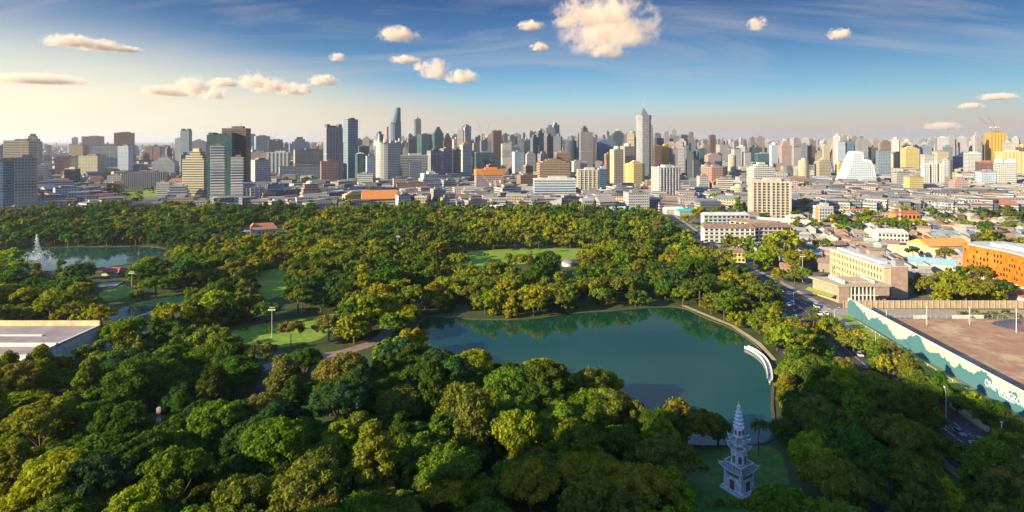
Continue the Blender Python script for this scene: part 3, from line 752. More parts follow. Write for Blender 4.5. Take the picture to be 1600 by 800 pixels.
r, w, d, h = T('apartment_grid_tower', 1172, 1231, 279, 341, "cream concrete tower with an open grid of balconies", cat='tower', fm='darkbrown', kind='flat', th=14, dr=.5, roofm='concrete', land='the open balcony grid tower')
for i in range(14):
    q = MB(); q.box(0, 0, i * (h - .9) / 13, w + 1.6, d + 1.6, .9, bot=True); q.build('floor_slab', M['concrete'], r)
for i in range(9):
    q = MB(); q.box(-w/2 + w * i / 8, -d/2 - .55, 0, 1.5 if i % 4 else 2.6, 1.3, h + .6); q.build('pier', M['concrete'], r)
for i in range(5):
    q = MB(); q.box(-w/2 - .55, -d/2 + 1 + (d - 2) * i / 4, 0, 1.3, 1.2, h + .6); q.build('pier', M['concrete'], r)
T(AB, 1168, 1209, 254, 302, "white block stepping up behind the open balcony grid tower", fm='whitegrid', kind='step', th=25, top=.2, roofm='cream')
T('round_block', 1142, 1165, 288, 314, "low cream rounded block left of the balcony grid tower", cat='building', fm='cream', kind='dome', sec='round', top=.15, roofm='cream')
T('department_store', 1230, 1280, 292, 316, "plain pinkish mauve hall right of the balcony grid tower", cat='hall', fm='pink', kind='flat', th=14, dr=.5, land='the plain pinkish hall')
T(AT, 1248, 1263, 247, 284, "cream tower, nearer one of two with round white tops", fm='cream', kind='dome', sec='round', top=.1, roofm='roofw')
T(AT, 1262, 1274, 226, 262, "brown and dark twin-faced tower", fm='darkbrown', kind='flat', th=25)
T(AT, 1274, 1297, 248, 284, "cream and dark block with white roof gables", fm='beige', kind='step', th=28, top=.12, roofm='roofw')
T(AT, 1284, 1296, 225, 262, "slender cream tower by a brown slope-backed tower", fm='cream', kind='step', th=25, top=.05)
T(AT, 1295, 1303, 232, 262, "brown tower with sloping back", fm='brown', kind='pyr', th=15, top=.5, roofm='roofb')
T(OT, 1306, 1320, 220, 270, "pale blue half of the crane-topped office tower", fm='bluewhite', kind='flat', th=25)
T(OT, 1318, 1333, 218, 270, "deep blue glass half of the crane-topped office tower", fm='blueglass', kind='flat', th=15, roofm='roofd', land='the deep blue crane-topped tower')
T(OT, 1337, 1355, 213, 266, "tower with a dark sloping head behind the white sail building", fm='greyv', kind='step', th=18, top=.14, roofm='roofd')
# white sail building
D0 = F * H / (292 - HY); root = empty('sail_shaped_building', ((1338 - 800) / F * D0, D0 + 12, 0), R(-16), "big white building with sail-curved sides and blue gridded glass", 'building')
prof = [(-35, 0), (36, 0), (37.5, 12), (37, 26), (34, 40), (29, 52), (17, 54), (15, 68), (-1, 70), (-6, 68), (-10, 60), (-15, 46), (-21, 30), (-28, 14)]
def slab_from_profile(prof, y0, y1, m, s=1.0, dz=0):
    mb = MB(); n = len(prof)
    P = [(x * s, z * s + dz) for x, z in prof]
    mb.quad([(x, y0, z) for x, z in P], [(x + 100, z) for x, z in P], m)
    mb.quad([(x, y1, z) for x, z in reversed(P)], [(x + 100, z) for x, z in reversed(P)], m)
    for i in range(n):
        a, b = P[i], P[(i + 1) % n]
        mb.quad([(a[0], y0, a[1]), (a[0], y1, a[1]), (b[0], y1, b[1]), (b[0], y0, b[1])], [(0, a[1]), (20, a[1]), (20, b[1]), (0, b[1])], m)
    return mb
slab_from_profile(prof, -10, 10, 0).build('wall', [M['white']], root)
slab_from_profile([(33, 1), (36, 14), (35, 28), (32, 40), (27, 49), (14, 51), (12, 65), (1, 66), (-3, 50), (-8, 34), (-14, 16), (-20, 1)], -10.5, -10.0, 0).build('window_grid', FC['bluewhite'], root)
ALLB.append((1338, 262, 'the white sail building'))
T(AB, 1306, 1322, 252, 284, "cream block tucked before the white sail building", fm='yellow', kind='step', th=28, top=.15)
T(OT, 1357, 1371, 229, 266, "dark tower peering over the white sail building", fm='darkglass', th=10, roofm='roofd')
T(AT, 1370, 1390, 233, 282, "grey tower with a cream centre stripe", fm='bluegrey', kind='flat', th=20, roofm='roofd')
T(AT, 1390, 1412, 237, 270, "cream cylinder tower with blue side", fm='cream', kind='flat', sec='round')
T(AT, 1409, 1434, 228, 272, "yellow cream tower with stepped corners", fm='yellow', kind='step', th=28, top=.1, roofm='cream', land='the yellow cream stepped tower')
T(AT, 1427, 1435, 226, 262, "thin grey tower behind the yellow cream tower", fm='grey', th=20)
T(AB, 1414, 1440, 273, 306, "beige block with sunlit yellow side", fm='yellow', kind='flat', th=32, land='the beige block with a yellow side')
T(OT, 1437, 1453, 226, 262, "dark blue grey office tower with raised corner", fm='bluegrey', kind='step', th=15, top=.1, roofm='roofd')
T(AT, 1440, 1458, 239, 280, "white tower left of a dark recess", fm='whitegrid', kind='flat', th=28)
T(AT, 1459, 1480, 235, 276, "cream tower with dark shaded side", fm='cream', kind='flat', th=30)
for i, (a, b, t, s) in enumerate(((1440, 1452, 255, 'first'), (1453, 1464, 253, 'second'), (1465, 1475, 256, 'third'))):
    T(AB, a, b, t, 299, f"white condominium slab with dark slots, {s} of a row from the left", fm='whitegrid', kind='notch', th=30, top=.06, fins=3, roofm='white', land='the row of white condominium slabs' if i == 1 else None, group='white condominium slabs')
T(AT, 1473, 1486, 246, 288, "grey rounded tower at the end of the condominium row", fm='grey', kind='dome', sec='round', top=.08)
T(AT, 1487, 1506, 242, 272, "dark blue glass block with white rim", fm='blueglass', kind='flat', th=15, roofm='roofw')
T(AT, 1508, 1530, 237, 276, "bright white slab tower left of the maroon-topped one", fm='whitegrid', kind='flat', th=22, roofm='roofw')
T(AB, 1527, 1552, 251, 284, "maroon-topped block above a white gridded block", fm='darkbrown', kind='flat', th=12, roofm='roofr', land='the maroon-topped block')
T(AB, 1527, 1553, 265, 297, "white gridded block below the maroon-topped block", fm='bluewhite', kind='flat', th=30)
T(AT, 1534, 1543, 213, 268, "unfinished grey frame tower attached to the golden tower", fm='mauve', th=20)
T(AT, 1542, 1568, 205, 270, "tall golden unfinished tower carrying cranes", fm='gold', kind='flat', fins=5, th=24, roofm='gold', land='the tall golden crane-topped tower')
T(OT, 1560, 1596, 235, 280, "broad yellow tower with vertical ribs", fm='yellow', kind='flat', th=24, fins=6, roofm='cream', land='the broad ribbed yellow tower')
T(AT, 1556, 1584, 249, 298, "white tower with slanted white crown before the ribbed yellow one", fm='whitegrid', kind='notch', th=22, top=.1, roofm='white')
T(OT, 1589, 1606, 224, 272, "dark tower with golden cap cut by the right edge", fm='darkbrown', kind='dome', th=18, top=.12, roofm='gold')
T('brick_hall', 1503, 1537, 291, 306, "dark purple brown gridded hall at the tree line", cat='building', fm='darkbrown', kind='flat', th=18, dr=.6, roofm='roofr', land='the dark gridded hall')
T(AB, 1485, 1512, 272, 306, "peach coloured stepped block beside the dark gridded hall", fm='pink', kind='step', th=28, top=.4, roofm='cream')
# small orange-striped tower
r, w, d, h = T(AT, 1272, 1300, 318, 350, "small white tower with an orange stripe and a yellow round stair", fm='whitegrid', kind='flat', th=30, roofm='roofw', land='the small orange-striped tower')
q = MB(); q.box(-w/2 - .3, -d * .18, 0, 1.2, d * .35, h + 1.5); q.build('stripe_panel', M['orange'], r)
q = MB(); q.cyl(w/2 - 1, -d/2 + .5, 0, 3.2, h * .6, n=14); q.build('stair_tower', M['gold'], r)

# ---------------------------------------------------------------- buildings near the road, with windows of their own
def window_part(root, x, y, z, w, h, rz, mat=None, name='window', deep=.35, frame=True):
    q = MB(); c, s = math.cos(rz), math.sin(rz)
    q.box(0, 0, 0, w, .12, h, bot=True)
    o = q.build(name, mat or M['glass'], root); o.location = (x, y, z); o.rotation_euler = (0, 0, rz)
    return o
# long cream building: its sunlit face looks to the left
L0 = empty('long_cream_building', (213, 330, 0), 0, "long four-storey sunlit cream building with rows of tall windows", 'building')
q = MB(); q.box(7, 27.5, 0, 14, 55, 17.2); q.build('wall', M['cream'], L0)
q = MB(); q.box(7, 27.5, 17.2, 15, 56, .8, bot=True); q.box(5, 30, 18, 3.5, 46, 1.3); q.build('roof', M['roofw'], L0)
q = MB(); q.box(10, 3, 18, 5, 4, 3); q.box(11, 40, 18, 4, 4, 3); q.build('plant_room', M['roof'], L0)
q = MB(); q.box(8.2, -.5, 0, 9.6, 1, 17.8); q.build('end_wall', plain('rose_stone', (.36, .25, .20)), L0)
wsrc = None
for i in range(18):
    for k in range(4):
        if wsrc is None:
            wsrc = window_part(L0, -.04, 0, 0, 1.5, 2.5, R(90)); wsrc.name = 'window'; o = wsrc
        else:
            o = wsrc.copy(); COL.objects.link(o)
        o.location = (-.04, 2.2 + i * 2.98, 1.6 + k * 4.1)
for k in range(19):
    q = MB(); q.box(-.35, .7 + k * 2.98, 0, .7, .55, 17.2); q.build('pilaster', M['cream'], L0)
for k in range(4):
    q = MB(); q.box(-.3, 27.5, .4 + k * 4.1, .5, 54, .6, bot=True); q.build('ledge', M['cream'], L0)
ALLB.append((1345, 420, 'the long cream building'))
# low stone pavilion
m_rose = plain('rose_stone_wall', (.34, .25, .20))
P0 = empty('stone_pavilion', (181, 319, 0), 0, "low rose stone pavilion with a white colonnade and sloping skylight roof", 'building')
q = MB(); q.prism([(0, 3), (28, 3), (28, 20), (-4, 20)], 0, 8.4); q.box(3, 1.5, 0, 6, 3, 9.2); q.box(24, 1.5, 4.2, 8, 3, 5); q.build('wall', m_rose, P0)
q = MB(); q.prism([(-1, -.4), (29, -.4), (29, 21), (-6, 21)], 9.2, 9.9, bot=True); q.box(15, 11, 9.9, 14, 9, .8); q.build('roof', plain('tan_roof', (.42, .33, .22)), P0)
q = MB(); q.box(5, 11, 9.9, 1, 15, 1.6); q.box(22.5, 11, 9.9, 1, 12, 1.4); q.build('skylight', M['white'], P0)
for i in range(7):
    q = MB(); q.box(7 + i * 2.15, .3, 0, .45, .6, 9.2); q.build('column', M['white'], P0)
for i in range(6):
    window_part(P0, 8.1 + i * 2.15, 2.9, .3, 1.6, 3.6, 0); window_part(P0, 8.1 + i * 2.15, 2.9, 4.8, 1.6, 3.6, 0)
q = MB(); q.box(14.5, 1.4, 4.1, 15, 2.9, .35, bot=True); q.build('gallery', M['white'], P0)
q = MB(); q.quad([(-1.5, 1, 4.4), (-7, 19, 4.4), (-9, 19, 2.8), (-3.5, 1, 2.8)]); q.build('hedge_planter', plain('hedge_green', (.16, .2, .03), .9, .3, 3), P0)
ALLB.append((1330, 455, 'the stone pavilion'))
# orange wavy building
O0 = empty('orange_wavy_building', (289, 330, 0), 0, "curved bright orange building with scattered punched windows over a white arcade", 'building')
line = [(.5 + 1.6 * math.sin(y / 7.5), y) for y in range(-52, 39, 2)]
line += [(4, 42), (10, 45)]
base = [(x, y) for x, y in line]; poly = base + [(32, 46), (34, -52)]
poly = list(reversed(poly))
m_or = plain('orange_cladding', (.58, .145, .006), .6, .3, .25)
q = MB(); q.prism(poly, 7.5, 24, bot=True); q.build('wall', m_or, O0)
q = MB(); q.prism([(x + 1.6 if x < 20 else x, y) for x, y in poly], 0, 7.5); q.build('podium', M['white'], O0)
q = MB(); q.prism([(x * .9 + 2, y * .97) for x, y in poly], 24, 24.7); q.box(18, -5, 24.7, 12, 60, 2.2); q.box(12, 25, 24.7, 6, 8, 2); q.build('roof', M['roofw'], O0)
rr = random.Random(3); ws = None; cnt = 0
def wave_x(y): return 1.6 * math.sin(y / 7.5) + .5
for i in range(40):
    y = -46 + i * 2.1
    for k in range(4):
        if rr.random() < .4 or cnt > 96: continue
        sl = 1.6 / 7.5 * math.cos(y / 7.5)
        if ws is None: ws = window_part(O0, 0, 0, 0, 1.1, 1.9, 0); o = ws
        else: o = ws.copy(); COL.objects.link(o)
        o.location = (wave_x(y) - .03, y, 9.3 + k * 3.4 + rr.random() * .8); o.rotation_euler = (0, 0, R(90) - math.atan(sl)); cnt += 1
for i in range(14):
    q = MB(); q.box(.6 + wave_x(-40 + i * 5.6) * .9, -40 + i * 5.6, 0, .9, 1.0, 7.5); q.build('arcade_column', M['white'], O0)
for i, (x, y, l) in enumerate(((-6, 22, 20), (-7, -6, 22))):
    q = MB(); q.box(x + 2, y, 0, 5, l, 3.6); q.build('porch', M['white'], O0)
    q = MB(); q.prism(rect(x + 2, y, 7, l + 2), 3.6, 6.2, top=rect(x + 2, y, .6, l - 2)); q.build('porch_roof', M['roofr'], O0)
ALLB.append((1550, 410, 'the orange wavy building'))
# school-like range in two courtyards
def long_block(name, x, y, L, dpt, h, rot, wallm, roofm, label, cat='building', nf=4, nb=10):
    r = empty(name, (x, y, 0), R(rot), label, cat)
    q = MB(); q.box(L / 2, dpt / 2, 0, L, dpt, h); q.build('wall', wallm, r)
    q = MB(); q.prism(rect(L/2, dpt/2, L + 1.6, dpt + 1.6), h, h + dpt * .28, top=rect(L/2, dpt/2, L - 3, .8), bot=True); q.build('roof', roofm, r)
    s = None
    for i in range(nb):
        for k in range(nf):
            if s is None: s = window_part(r, 0, 0, 0, L / nb * .62, h / nf * .5, 0); o = s
            else: o = s.copy(); COL.objects.link(o)
            o.location = (L * (i + .5) / nb, -.04, h * (k + .28) / nf)
    for k in range(nf):
        q = MB(); q.box(L / 2, -.45, h * k / nf + h / nf * .1, L, .9, .5, bot=True); q.build('gallery', M['white'], r)
    return r
x, y = G(1100, 379); long_block('school_range', x, y, 44, 11, 13, -4, M['white'], M['roofb'], "white galleried school range with red brown roof, front of the courtyard")
x, y = G(1172, 379); long_block('school_range', x, y, 37, 11, 13.5, 3, plain('pinkish_wall', (.5, .42, .38)), M['roofb'], "pinkish galleried range right of the white school front", nb=9)
x, y = G(1100, 358); long_block('school_range', x, y, 46, 10, 14, 0, plain('blue_grey_wall', (.36, .42, .52)), M['roofw'], "blue grey back range behind the courtyard")
x, y = G(1140, 366); long_block('school_range', x, y, 44, 10, 13, -38, M['cream'], M['roofb'], "cream slanting range joining the school courtyard", nb=9)
x, y = G(1166, 356); long_block('school_range', x, y, 60, 9, 9, -30, M['cream'], M['roofw'], "long low range with white roof beyond the school courtyard", nf=2, nb=12)
ALLB.append((1150, 362, 'the school courtyard'))
x, y = G(1140, 410); r = long_block('yellow_house', x, y, 11, 9, 7.5, -10, plain('yellow_wall', (.75, .50, .07)), M['roofb'], "small bright yellow house by the road", 'house', 2, 4)
ALLB.append((1148, 400, 'the bright yellow house'))
x, y = G(1400, 345); r = long_block('orange_hall', x, y, 26, 12, 8, -4, M['orange'], M['roofr'], "long orange hall with dark red roof among trees", 'hall', 1, 6)
x, y = G(1372, 378); r = long_block('white_low_office', x, y, 24, 12, 8, -12, M['white'], M['roofw'], "white two-storey office amid the brown shanty roofs", 'building', 2, 8)
ALLB.append((1390, 372, 'the white low office'))
x, y = G(1235, 350); r = long_block('white_house', x, y, 16, 10, 7, 0, M['cream'], M['roofw'], "cream flat house between balcony grid tower and striped tower", 'house', 2, 6)
for x0, y0, L, rot, lb in ((1240, 345, 70, -2, 'left'), (1330, 352, 90, -22, 'long brown')):
    pass
# the sports hall roof at the left edge
S0 = empty('flat_roofed_hall', (-180, 219, 0), 0, "large flat mauve roofed hall with white ridge strips and yellow parapet", 'hall')
q = MB(); q.box(-70, 16, 0, 140, 32, 8.6); q.build('wall', plain('pale_blue_wall', (.52, .56, .62)), S0)
q = MB(); q.box(-70, 20, 8.6, 140.6, 24, .8, bot=True); q.box(-70, 4, 8.6, 140.6, 7.6, .35, bot=True); q.build('roof', plain('mauve_roof', (.27, .22, .21), .8, .2, .15), S0)
q = MB(); q.box(-70, 8.4, 8.6, 140.6, .9, 1.6); q.box(-76, 19, 9.4, 124, .8, .5); q.box(-.1, 16, 8.3, .7, 32, 1.4); q.build('ridge_strip', M['white'], S0)
q = MB(); q.box(-70, 32.2, 0, 140.6, .6, 11.6); q.build('parapet', plain('yellow_parapet', (.62, .50, .26), .8, .2, .4), S0)
# villa and white pavilions inside the park
x, y = G(412, 366); r = empty('park_villa', (x, y, 0), R(28), "park villa with orange tiled roof and white walls", 'house')
q = MB(); q.box(0, 0, 0, 22, 11, 5.5); q.box(-9, 1, 0, 5, 9, 8); q.build('wall', M['white'], r)
q = MB(); q.prism(rect(0, 0, 24, 13), 5.5, 11, top=rect(0, 0, 16, .6), bot=True); q.prism(rect(-9, 1, 6, 10), 8, 11, top=rect(-9, 1, .5, 9), bot=True); q.build('roof', plain('terracotta', (.42, .17, .09)), r)
for i in range(5): window_part(r, -4 + i * 3.2, -5.55, 1.6, 1.4, 2.2, 0)
x, y = G(398, 366); r = empty('park_pavilion', (x, y, 0), 0, "low pavilion with long white roof before the orange-roofed villa", 'pavilion')
q = MB(); q.box(0, 0, 0, 26, 6, 3); q.build('wall', M['concrete'], r); q = MB(); q.prism(rect(0, 0, 29, 8), 3, 4.4, top=rect(0, 0, 27, .8), bot=True); q.build('roof', M['white'], r)
x, y = G(178, 430); r = empty('red_roofed_pavilion', (x, y, 0), R(-10), "red roofed pavilion on the pond's near bank", 'pavilion')
q = MB(); q.box(0, 0, 0, 13, 6, 3); q.build('wall', M['concrete'], r); q = MB(); q.prism(rect(0, 0, 16, 9), 3, 5.4, top=rect(0, 0, 11, .8), bot=True); q.build('roof', plain('dark_red_tile', (.30, .07, .05)), r)
x, y = G(168, 447); r = empty('stone_terrace', (x, y, 0), R(14), "pale stone terrace below the red roofed pavilion", 'terrace')
q = MB(); q.box(0, 0, 0, 12, 16, .6); q.box(0, -7.5, .6, 12, .5, .9); q.build('paving', g_pave, r)
x, y = G(887, 415); r = empty('round_pavilion', (x, y, 0), 0, "small white round-roofed pavilion in the middle of the park", 'pavilion')
q = MB(); q.cyl(0, 0, 0, 4.2, 2.4, n=16); q.build('wall', M['white'], r); q = MB(); q.dome(0, 0, 2.4, 4.6, 1.6, 16, 4); q.build('roof', M['roof'], r)
# tents and sheds beyond the trees
def shed(px, py, L, W, h, rot, colr, label, cat='shed'):
    x, y = G(px, py); r = empty('shed', (x, y, 0), R(rot), label, cat)
    q = MB(); q.box(0, 0, 0, L, W, h); q.build('wall', M['concrete'], r)
    q = MB(); q.prism(rect(0, 0, L + 1, W + 1), h, h + W * .2, top=rect(0, 0, L, .6), bot=True); q.build('roof', plain('sheet_roof', colr, .6), r)
shed(965, 335, 30, 18, 6, 20, (.45, .55, .65), "pale blue tent-like hall beside the park trees", 'hall')
shed(982, 336, 20, 16, 5, 25, (.05, .42, .32), "turquoise roofed shed beside the pale blue hall")
shed(1072, 336, 24, 14, 5, 10, (.06, .40, .33), "turquoise roofed shed before the white low roofs")
shed(1052, 334, 22, 14, 6, 5, (.62, .6, .56), "white roofed shed left of the turquoise roof")
shed(1090, 322, 46, 16, 6, 5, (.35, .47, .60), "long pale blue roofed shed beyond the turquoise shed")
shed(1118, 330, 20, 14, 6, 12, (.35, .07, .05), "small red roofed shed near the green courts")
shed(738, 332, 44, 18, 4, 0, (.42, .52, .36), "long flat pale green roof at the park's far edge")
shed(775, 330, 26, 16, 5, 0, (.62, .65, .7), "white roofed shed right of the long pale green roof")
shed(1428, 400, 34, 14, 5, -35, (.60, .48, .26), "long cream roofed shed on the slope below the white low office")
shed(1455, 420, 26, 14, 5, -30, (.24, .42, .55), "blue roofed shed behind the long cream building")
shed(1468, 392, 40, 22, 6, 8, (.62, .30, .06), "broad orange tan roof left of the orange wavy building")
shed(1410, 352, 90, 12, 4, -32, (.24, .15, .11), "long brown slanting roof behind the shanty houses")
shed(1350, 350, 60, 10, 4, -8, (.26, .17, .12), "long low brown roof beyond the striped tower")
shed(1500, 352, 70, 16, 3, -14, (.55, .44, .28), "long sandy roof among dark hedges")

# the curved white pier on the lake
PIER = smooth_poly([G(*p) for p in ((1166, 545), (1180, 552), (1193, 563), (1200, 575), (1203, 588), (1203, 598))], 5, False)
r = empty('curved_white_pier', (*PIER[0], 0), 0, "curved white walkway standing on the lake's right shore", 'pier')
def strip_part(name, line, w0, w1, z0, z1, mat, parent):
    a, b = offset_line(line, w0), offset_line(line, w1); n = len(line); q = MB(); ox, oy = parent.location[0], parent.location[1]
    a = [(p[0] - ox, p[1] - oy) for p in a]; b = [(p[0] - ox, p[1] - oy) for p in b]
    for i in range(n - 1):
        q.quad([(*a[i], z1), (*b[i], z1), (*b[i+1], z1), (*a[i+1], z1)]); q.quad([(*a[i], z0), (*a[i], z1), (*a[i+1], z1), (*a[i+1], z0)]); q.quad([(*b[i], z0), (*b[i+1], z0), (*b[i+1], z1), (*b[i], z1)])
    return q.build(name, mat, parent)
strip_part('deck', PIER, -.8, .8, .4, .8, M['concrete'], r)
strip_part('parapet', PIER, -1.0, -.8, .3, 1.4, M['white'], r); strip_part('parapet', PIER, .8, 1.0, .3, 1.4, M['white'], r)
for p in PIER[::5]:
    q = MB(); q.cyl(p[0] - PIER[0][0], p[1] - PIER[0][1], 0, .4, .8, n=8); q.build('pile', M['concrete'], r)

# ---------------------------------------------------------------- the pagoda
m_pag = plain('pagoda_stucco', (.47, .52, .58), .75, .32, 1.1)
m_pgr = plain('pagoda_glazed_tile', (.12, .17, .15), .45, .3, 2)
m_pdr = plain('pagoda_door', (.16, .06, .06), .6)
PG = empty('pagoda', (PAGODA[0], PAGODA[1], 0), R(32), "white tiered stone pagoda with upturned roof corners on the lakeside lawn", 'pagoda')
q = MB(); q.box(0, 0, 0, 6.6, 6.6, .5); q.box(0, 0, .5, 6.1, 6.1, .5); q.build('plinth', m_pag, PG)
q = MB(); q.box(0, 0, 1, 5.3, 5.3, 4.6, taper=.97); q.build('lower_wall', m_pag, PG)
for s in range(4):
    a = s * math.pi / 2
    q = MB(); q.box(0, 0, 0, 1.3, .25, 2.3); o = q.build('door', m_pdr, PG); o.location = (2.68 * math.sin(a), -2.68 * math.cos(a), 1); o.rotation_euler = (0, 0, a)
    q = MB(); q.box(0, 0, 0, 3.6, .2, .8, bot=True); o = q.build('name_panel', m_pgr, PG); o.location = (2.64 * math.sin(a), -2.64 * math.cos(a), 4.3); o.rotation_euler = (0, 0, a)
def eaves(n, r, z, up, drop, thick, rot, name='eaves', m=None, rin=.55):
    """a pagoda roof: a concave ring whose corners turn up"""
    q = MB(); seg = 6; P = []
    for i in range(n):
        a0, a1 = rot + math.tau * i / n, rot + math.tau * (i + 1) / n
        c0 = Vector((math.cos(a0), math.sin(a0))); c1 = Vector((math.cos(a1), math.sin(a1)))
        for j in range(seg):
            t = j / seg; v = c0.lerp(c1, t); e = abs(2 * t - 1) ** 4
            P.append((v * r * (1 + .10 * e), z + up * e, v * r * rin, z + drop))
    k = len(P)
    for i in range(k):
        a, b = P[i], P[(i + 1) % k]
        q.quad([(*a[0], a[1]), (*b[0], b[1]), (*b[2], b[3]), (*a[2], a[3])], m=0)
        q.quad([(*a[0], a[1] - thick), (*a[0] * 1, a[1]), (*b[0], b[1]), (*b[0], b[1] - thick)][::-1], m=1)
        q.quad([(*b[0], b[1] - thick), (*a[0], a[1] - thick), (*(a[2]), a[3] - drop - thick), (*(b[2]), b[3] - drop - thick)], m=1)
    o = q.build(name, [m or m_pgr, m_pag], PG)
    h = MB()
    for i in range(n):
        a = rot + math.tau * i / n; x, y = math.cos(a) * r * 1.1, math.sin(a) * r * 1.1
        h.bar((x * .6, y * .6, z + drop * .7), (x, y, z + up + .1), .13); h.bar((x, y, z + up), (x * 1.07, y * 1.07, z + up + .75), .12, r2=.04)
    h.build('corner_ridge', m_pag, o)
    return o
sq = R(45)
eaves(4, 4.4, 5.7, .9, 1.5, .35, sq)
q = MB()
for i in range(4):
    a = sq + math.pi / 2 * i; b = a + math.pi / 2
    q.bar((3.6 * math.cos(a), 3.6 * math.sin(a), 7.3), (3.6 * math.cos(b), 3.6 * math.sin(b), 7.3), .14)
    for j in range(6):
        t = j / 6; x = 3.6 * (math.cos(a) * (1 - t) + math.cos(b) * t); y = 3.6 * (math.sin(a) * (1 - t) + math.sin(b) * t); q.bar((x, y, 6.6), (x, y, 7.5), .1)
q.build('balustrade', m_pag, PG)
o8 = R(22.5)
q = MB(); q.cyl(0, 0, 6.4, 2.15, 4.9, 2.0, n=8, rot=o8); q.build('middle_wall', m_pag, PG)
for i in range(8):
    a = math.tau * i / 8
    q = MB(); q.box(0, 0, 0, .8, .16, 1.8, bot=True); o = q.build('doorway' if i % 2 else 'niche', m_pdr if i % 2 else m_pgr, PG); o.location = (1.95 * math.sin(a), -1.95 * math.cos(a), 7.6); o.rotation_euler = (0, 0, a)
eaves(8, 2.75, 11.3, .55, .8, .25, o8)
q = MB(); q.cyl(0, 0, 11.6, 1.9, 1.5, n=8, rot=o8); q.build('upper_wall', m_pag, PG)
eaves(8, 2.5, 13.1, .5, .8, .25, o8)
q = MB(); q.cyl(0, 0, 13.5, 1.45, 3.0, 1.3, n=8, rot=o8); q.build('top_wall', m_pag, PG)
for i in range(8):
    a = math.tau * i / 8
    q = MB(); q.box(0, 0, 0, .5, .12, 1.1, bot=True); o = q.build('niche', m_pdr, PG); o.location = (1.3 * math.sin(a), -1.3 * math.cos(a), 14.6); o.rotation_euler = (0, 0, a)
for i in range(5):
    rr_ = 1.45 - i * .14
    q = MB(); q.cyl(0, 0, 16.4 + i * .92, rr_ * 1.0, .3, rr_ * .72, n=12); q.cyl(0, 0, 16.7 + i * .92, rr_ * .62, .64, rr_ * .58, n=12); q.build('ring_tier', m_pag, PG)
q = MB(); q.cyl(0, 0, 21.0, .35, .5, .5, n=10); q.cyl(0, 0, 21.5, .5, .5, .18, n=10); q.cyl(0, 0, 22.0, .16, 1.0, .02, n=8); q.build('finial', M['white'], PG)

# ---------------------------------------------------------------- hoarding with writing
hd = Vector((HE[0] - HB[0], HE[1] - HB[1], 0)); HL = hd.length; hd.normalize()
hz = math.atan2(hd.y, hd.x)
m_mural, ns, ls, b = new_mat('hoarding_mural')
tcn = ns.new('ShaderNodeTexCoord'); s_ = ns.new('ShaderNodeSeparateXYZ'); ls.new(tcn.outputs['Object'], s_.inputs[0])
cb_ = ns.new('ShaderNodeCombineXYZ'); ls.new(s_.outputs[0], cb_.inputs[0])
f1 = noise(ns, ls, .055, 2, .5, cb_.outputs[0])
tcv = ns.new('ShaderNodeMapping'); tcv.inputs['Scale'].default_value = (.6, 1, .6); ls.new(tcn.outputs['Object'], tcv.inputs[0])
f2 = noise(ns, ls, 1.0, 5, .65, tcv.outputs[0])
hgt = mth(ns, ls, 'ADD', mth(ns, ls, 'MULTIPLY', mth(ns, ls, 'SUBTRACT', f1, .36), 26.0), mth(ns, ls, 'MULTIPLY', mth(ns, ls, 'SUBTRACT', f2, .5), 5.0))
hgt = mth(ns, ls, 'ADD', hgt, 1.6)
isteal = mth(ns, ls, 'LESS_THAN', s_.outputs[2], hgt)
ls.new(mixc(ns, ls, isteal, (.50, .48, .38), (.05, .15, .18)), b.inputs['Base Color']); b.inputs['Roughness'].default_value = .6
HO = empty('painted_hoarding', (HB[0], HB[1], 0), hz, "long cream and teal painted site hoarding with tree silhouettes and white lettering", 'hoarding')
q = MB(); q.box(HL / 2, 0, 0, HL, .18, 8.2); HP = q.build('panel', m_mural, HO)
q = MB(); q.box(HL / 2, 0, 8.2, HL, .4, .18); q.build('coping', M['white'], HP)
q = MB(); i = 0
while i * 4 < HL: q.bar((i * 4, -.5, 0), (i * 4, -.12, 8), .09); i += 1
q.build('brace_post', M['metal'], HO)
def lettering(txt, size, along, z, parent, mat, name='lettering', sx=1.0):
    cu = bpy.data.curves.new(name, 'FONT'); cu.body = txt; cu.size = size; cu.extrude = .03; cu.space_character = 1.12; cu.offset = .035
    o = bpy.data.objects.new(name, cu); COL.objects.link(o); o.parent = parent
    o.location = (along, .14, z); o.rotation_euler = (R(90), 0, R(180)); o.scale = (sx, 1, 1)
    cu.materials.append(mat); bpy.context.view_layer.update()
    me = bpy.data.meshes.new_from_object(o.evaluated_get(bpy.context.evaluated_depsgraph_get()))
    m_ = bpy.data.objects.new(name, me); COL.objects.link(m_); m_.parent = parent; m_.location = o.location; m_.rotation_euler = o.rotation_euler; m_.scale = o.scale
    bpy.data.objects.remove(o); return m_
m_let = plain('letter_white', (.85, .85, .8), .5)
lettering("ONE", 3.5, 64.8, 3.2, HP, m_let, sx=.66); lettering("BANGKOK", 3.2, 58.6, 3.1, HP, m_let, sx=.66)
q = MB(); q.box(55, .13, 2.5, 6.5, .08, .2, bot=True); q.build('underline', m_let, HP)
# low railing at the foot of the hoarding
RL = empty('white_railing', (160.8, 120, 0), 0, "low white railing along the foot of the painted hoarding", 'railing')
q = MB(); z = .9
pts = [(0, 0), (.6, 40), (2.2, 80), (6, 120), (10, 165)]
pl = smooth_poly(pts, 8, False)
for i in range(len(pl) - 1): q.bar((*pl[i], .95), (*pl[i + 1], .95), .05)
q.build('rail', M['white'], RL)
q = MB()
for i in range(len(pl)): q.bar((*pl[i], 0), (*pl[i], 1.05), .09)
q.build('post', M['white'], RL)
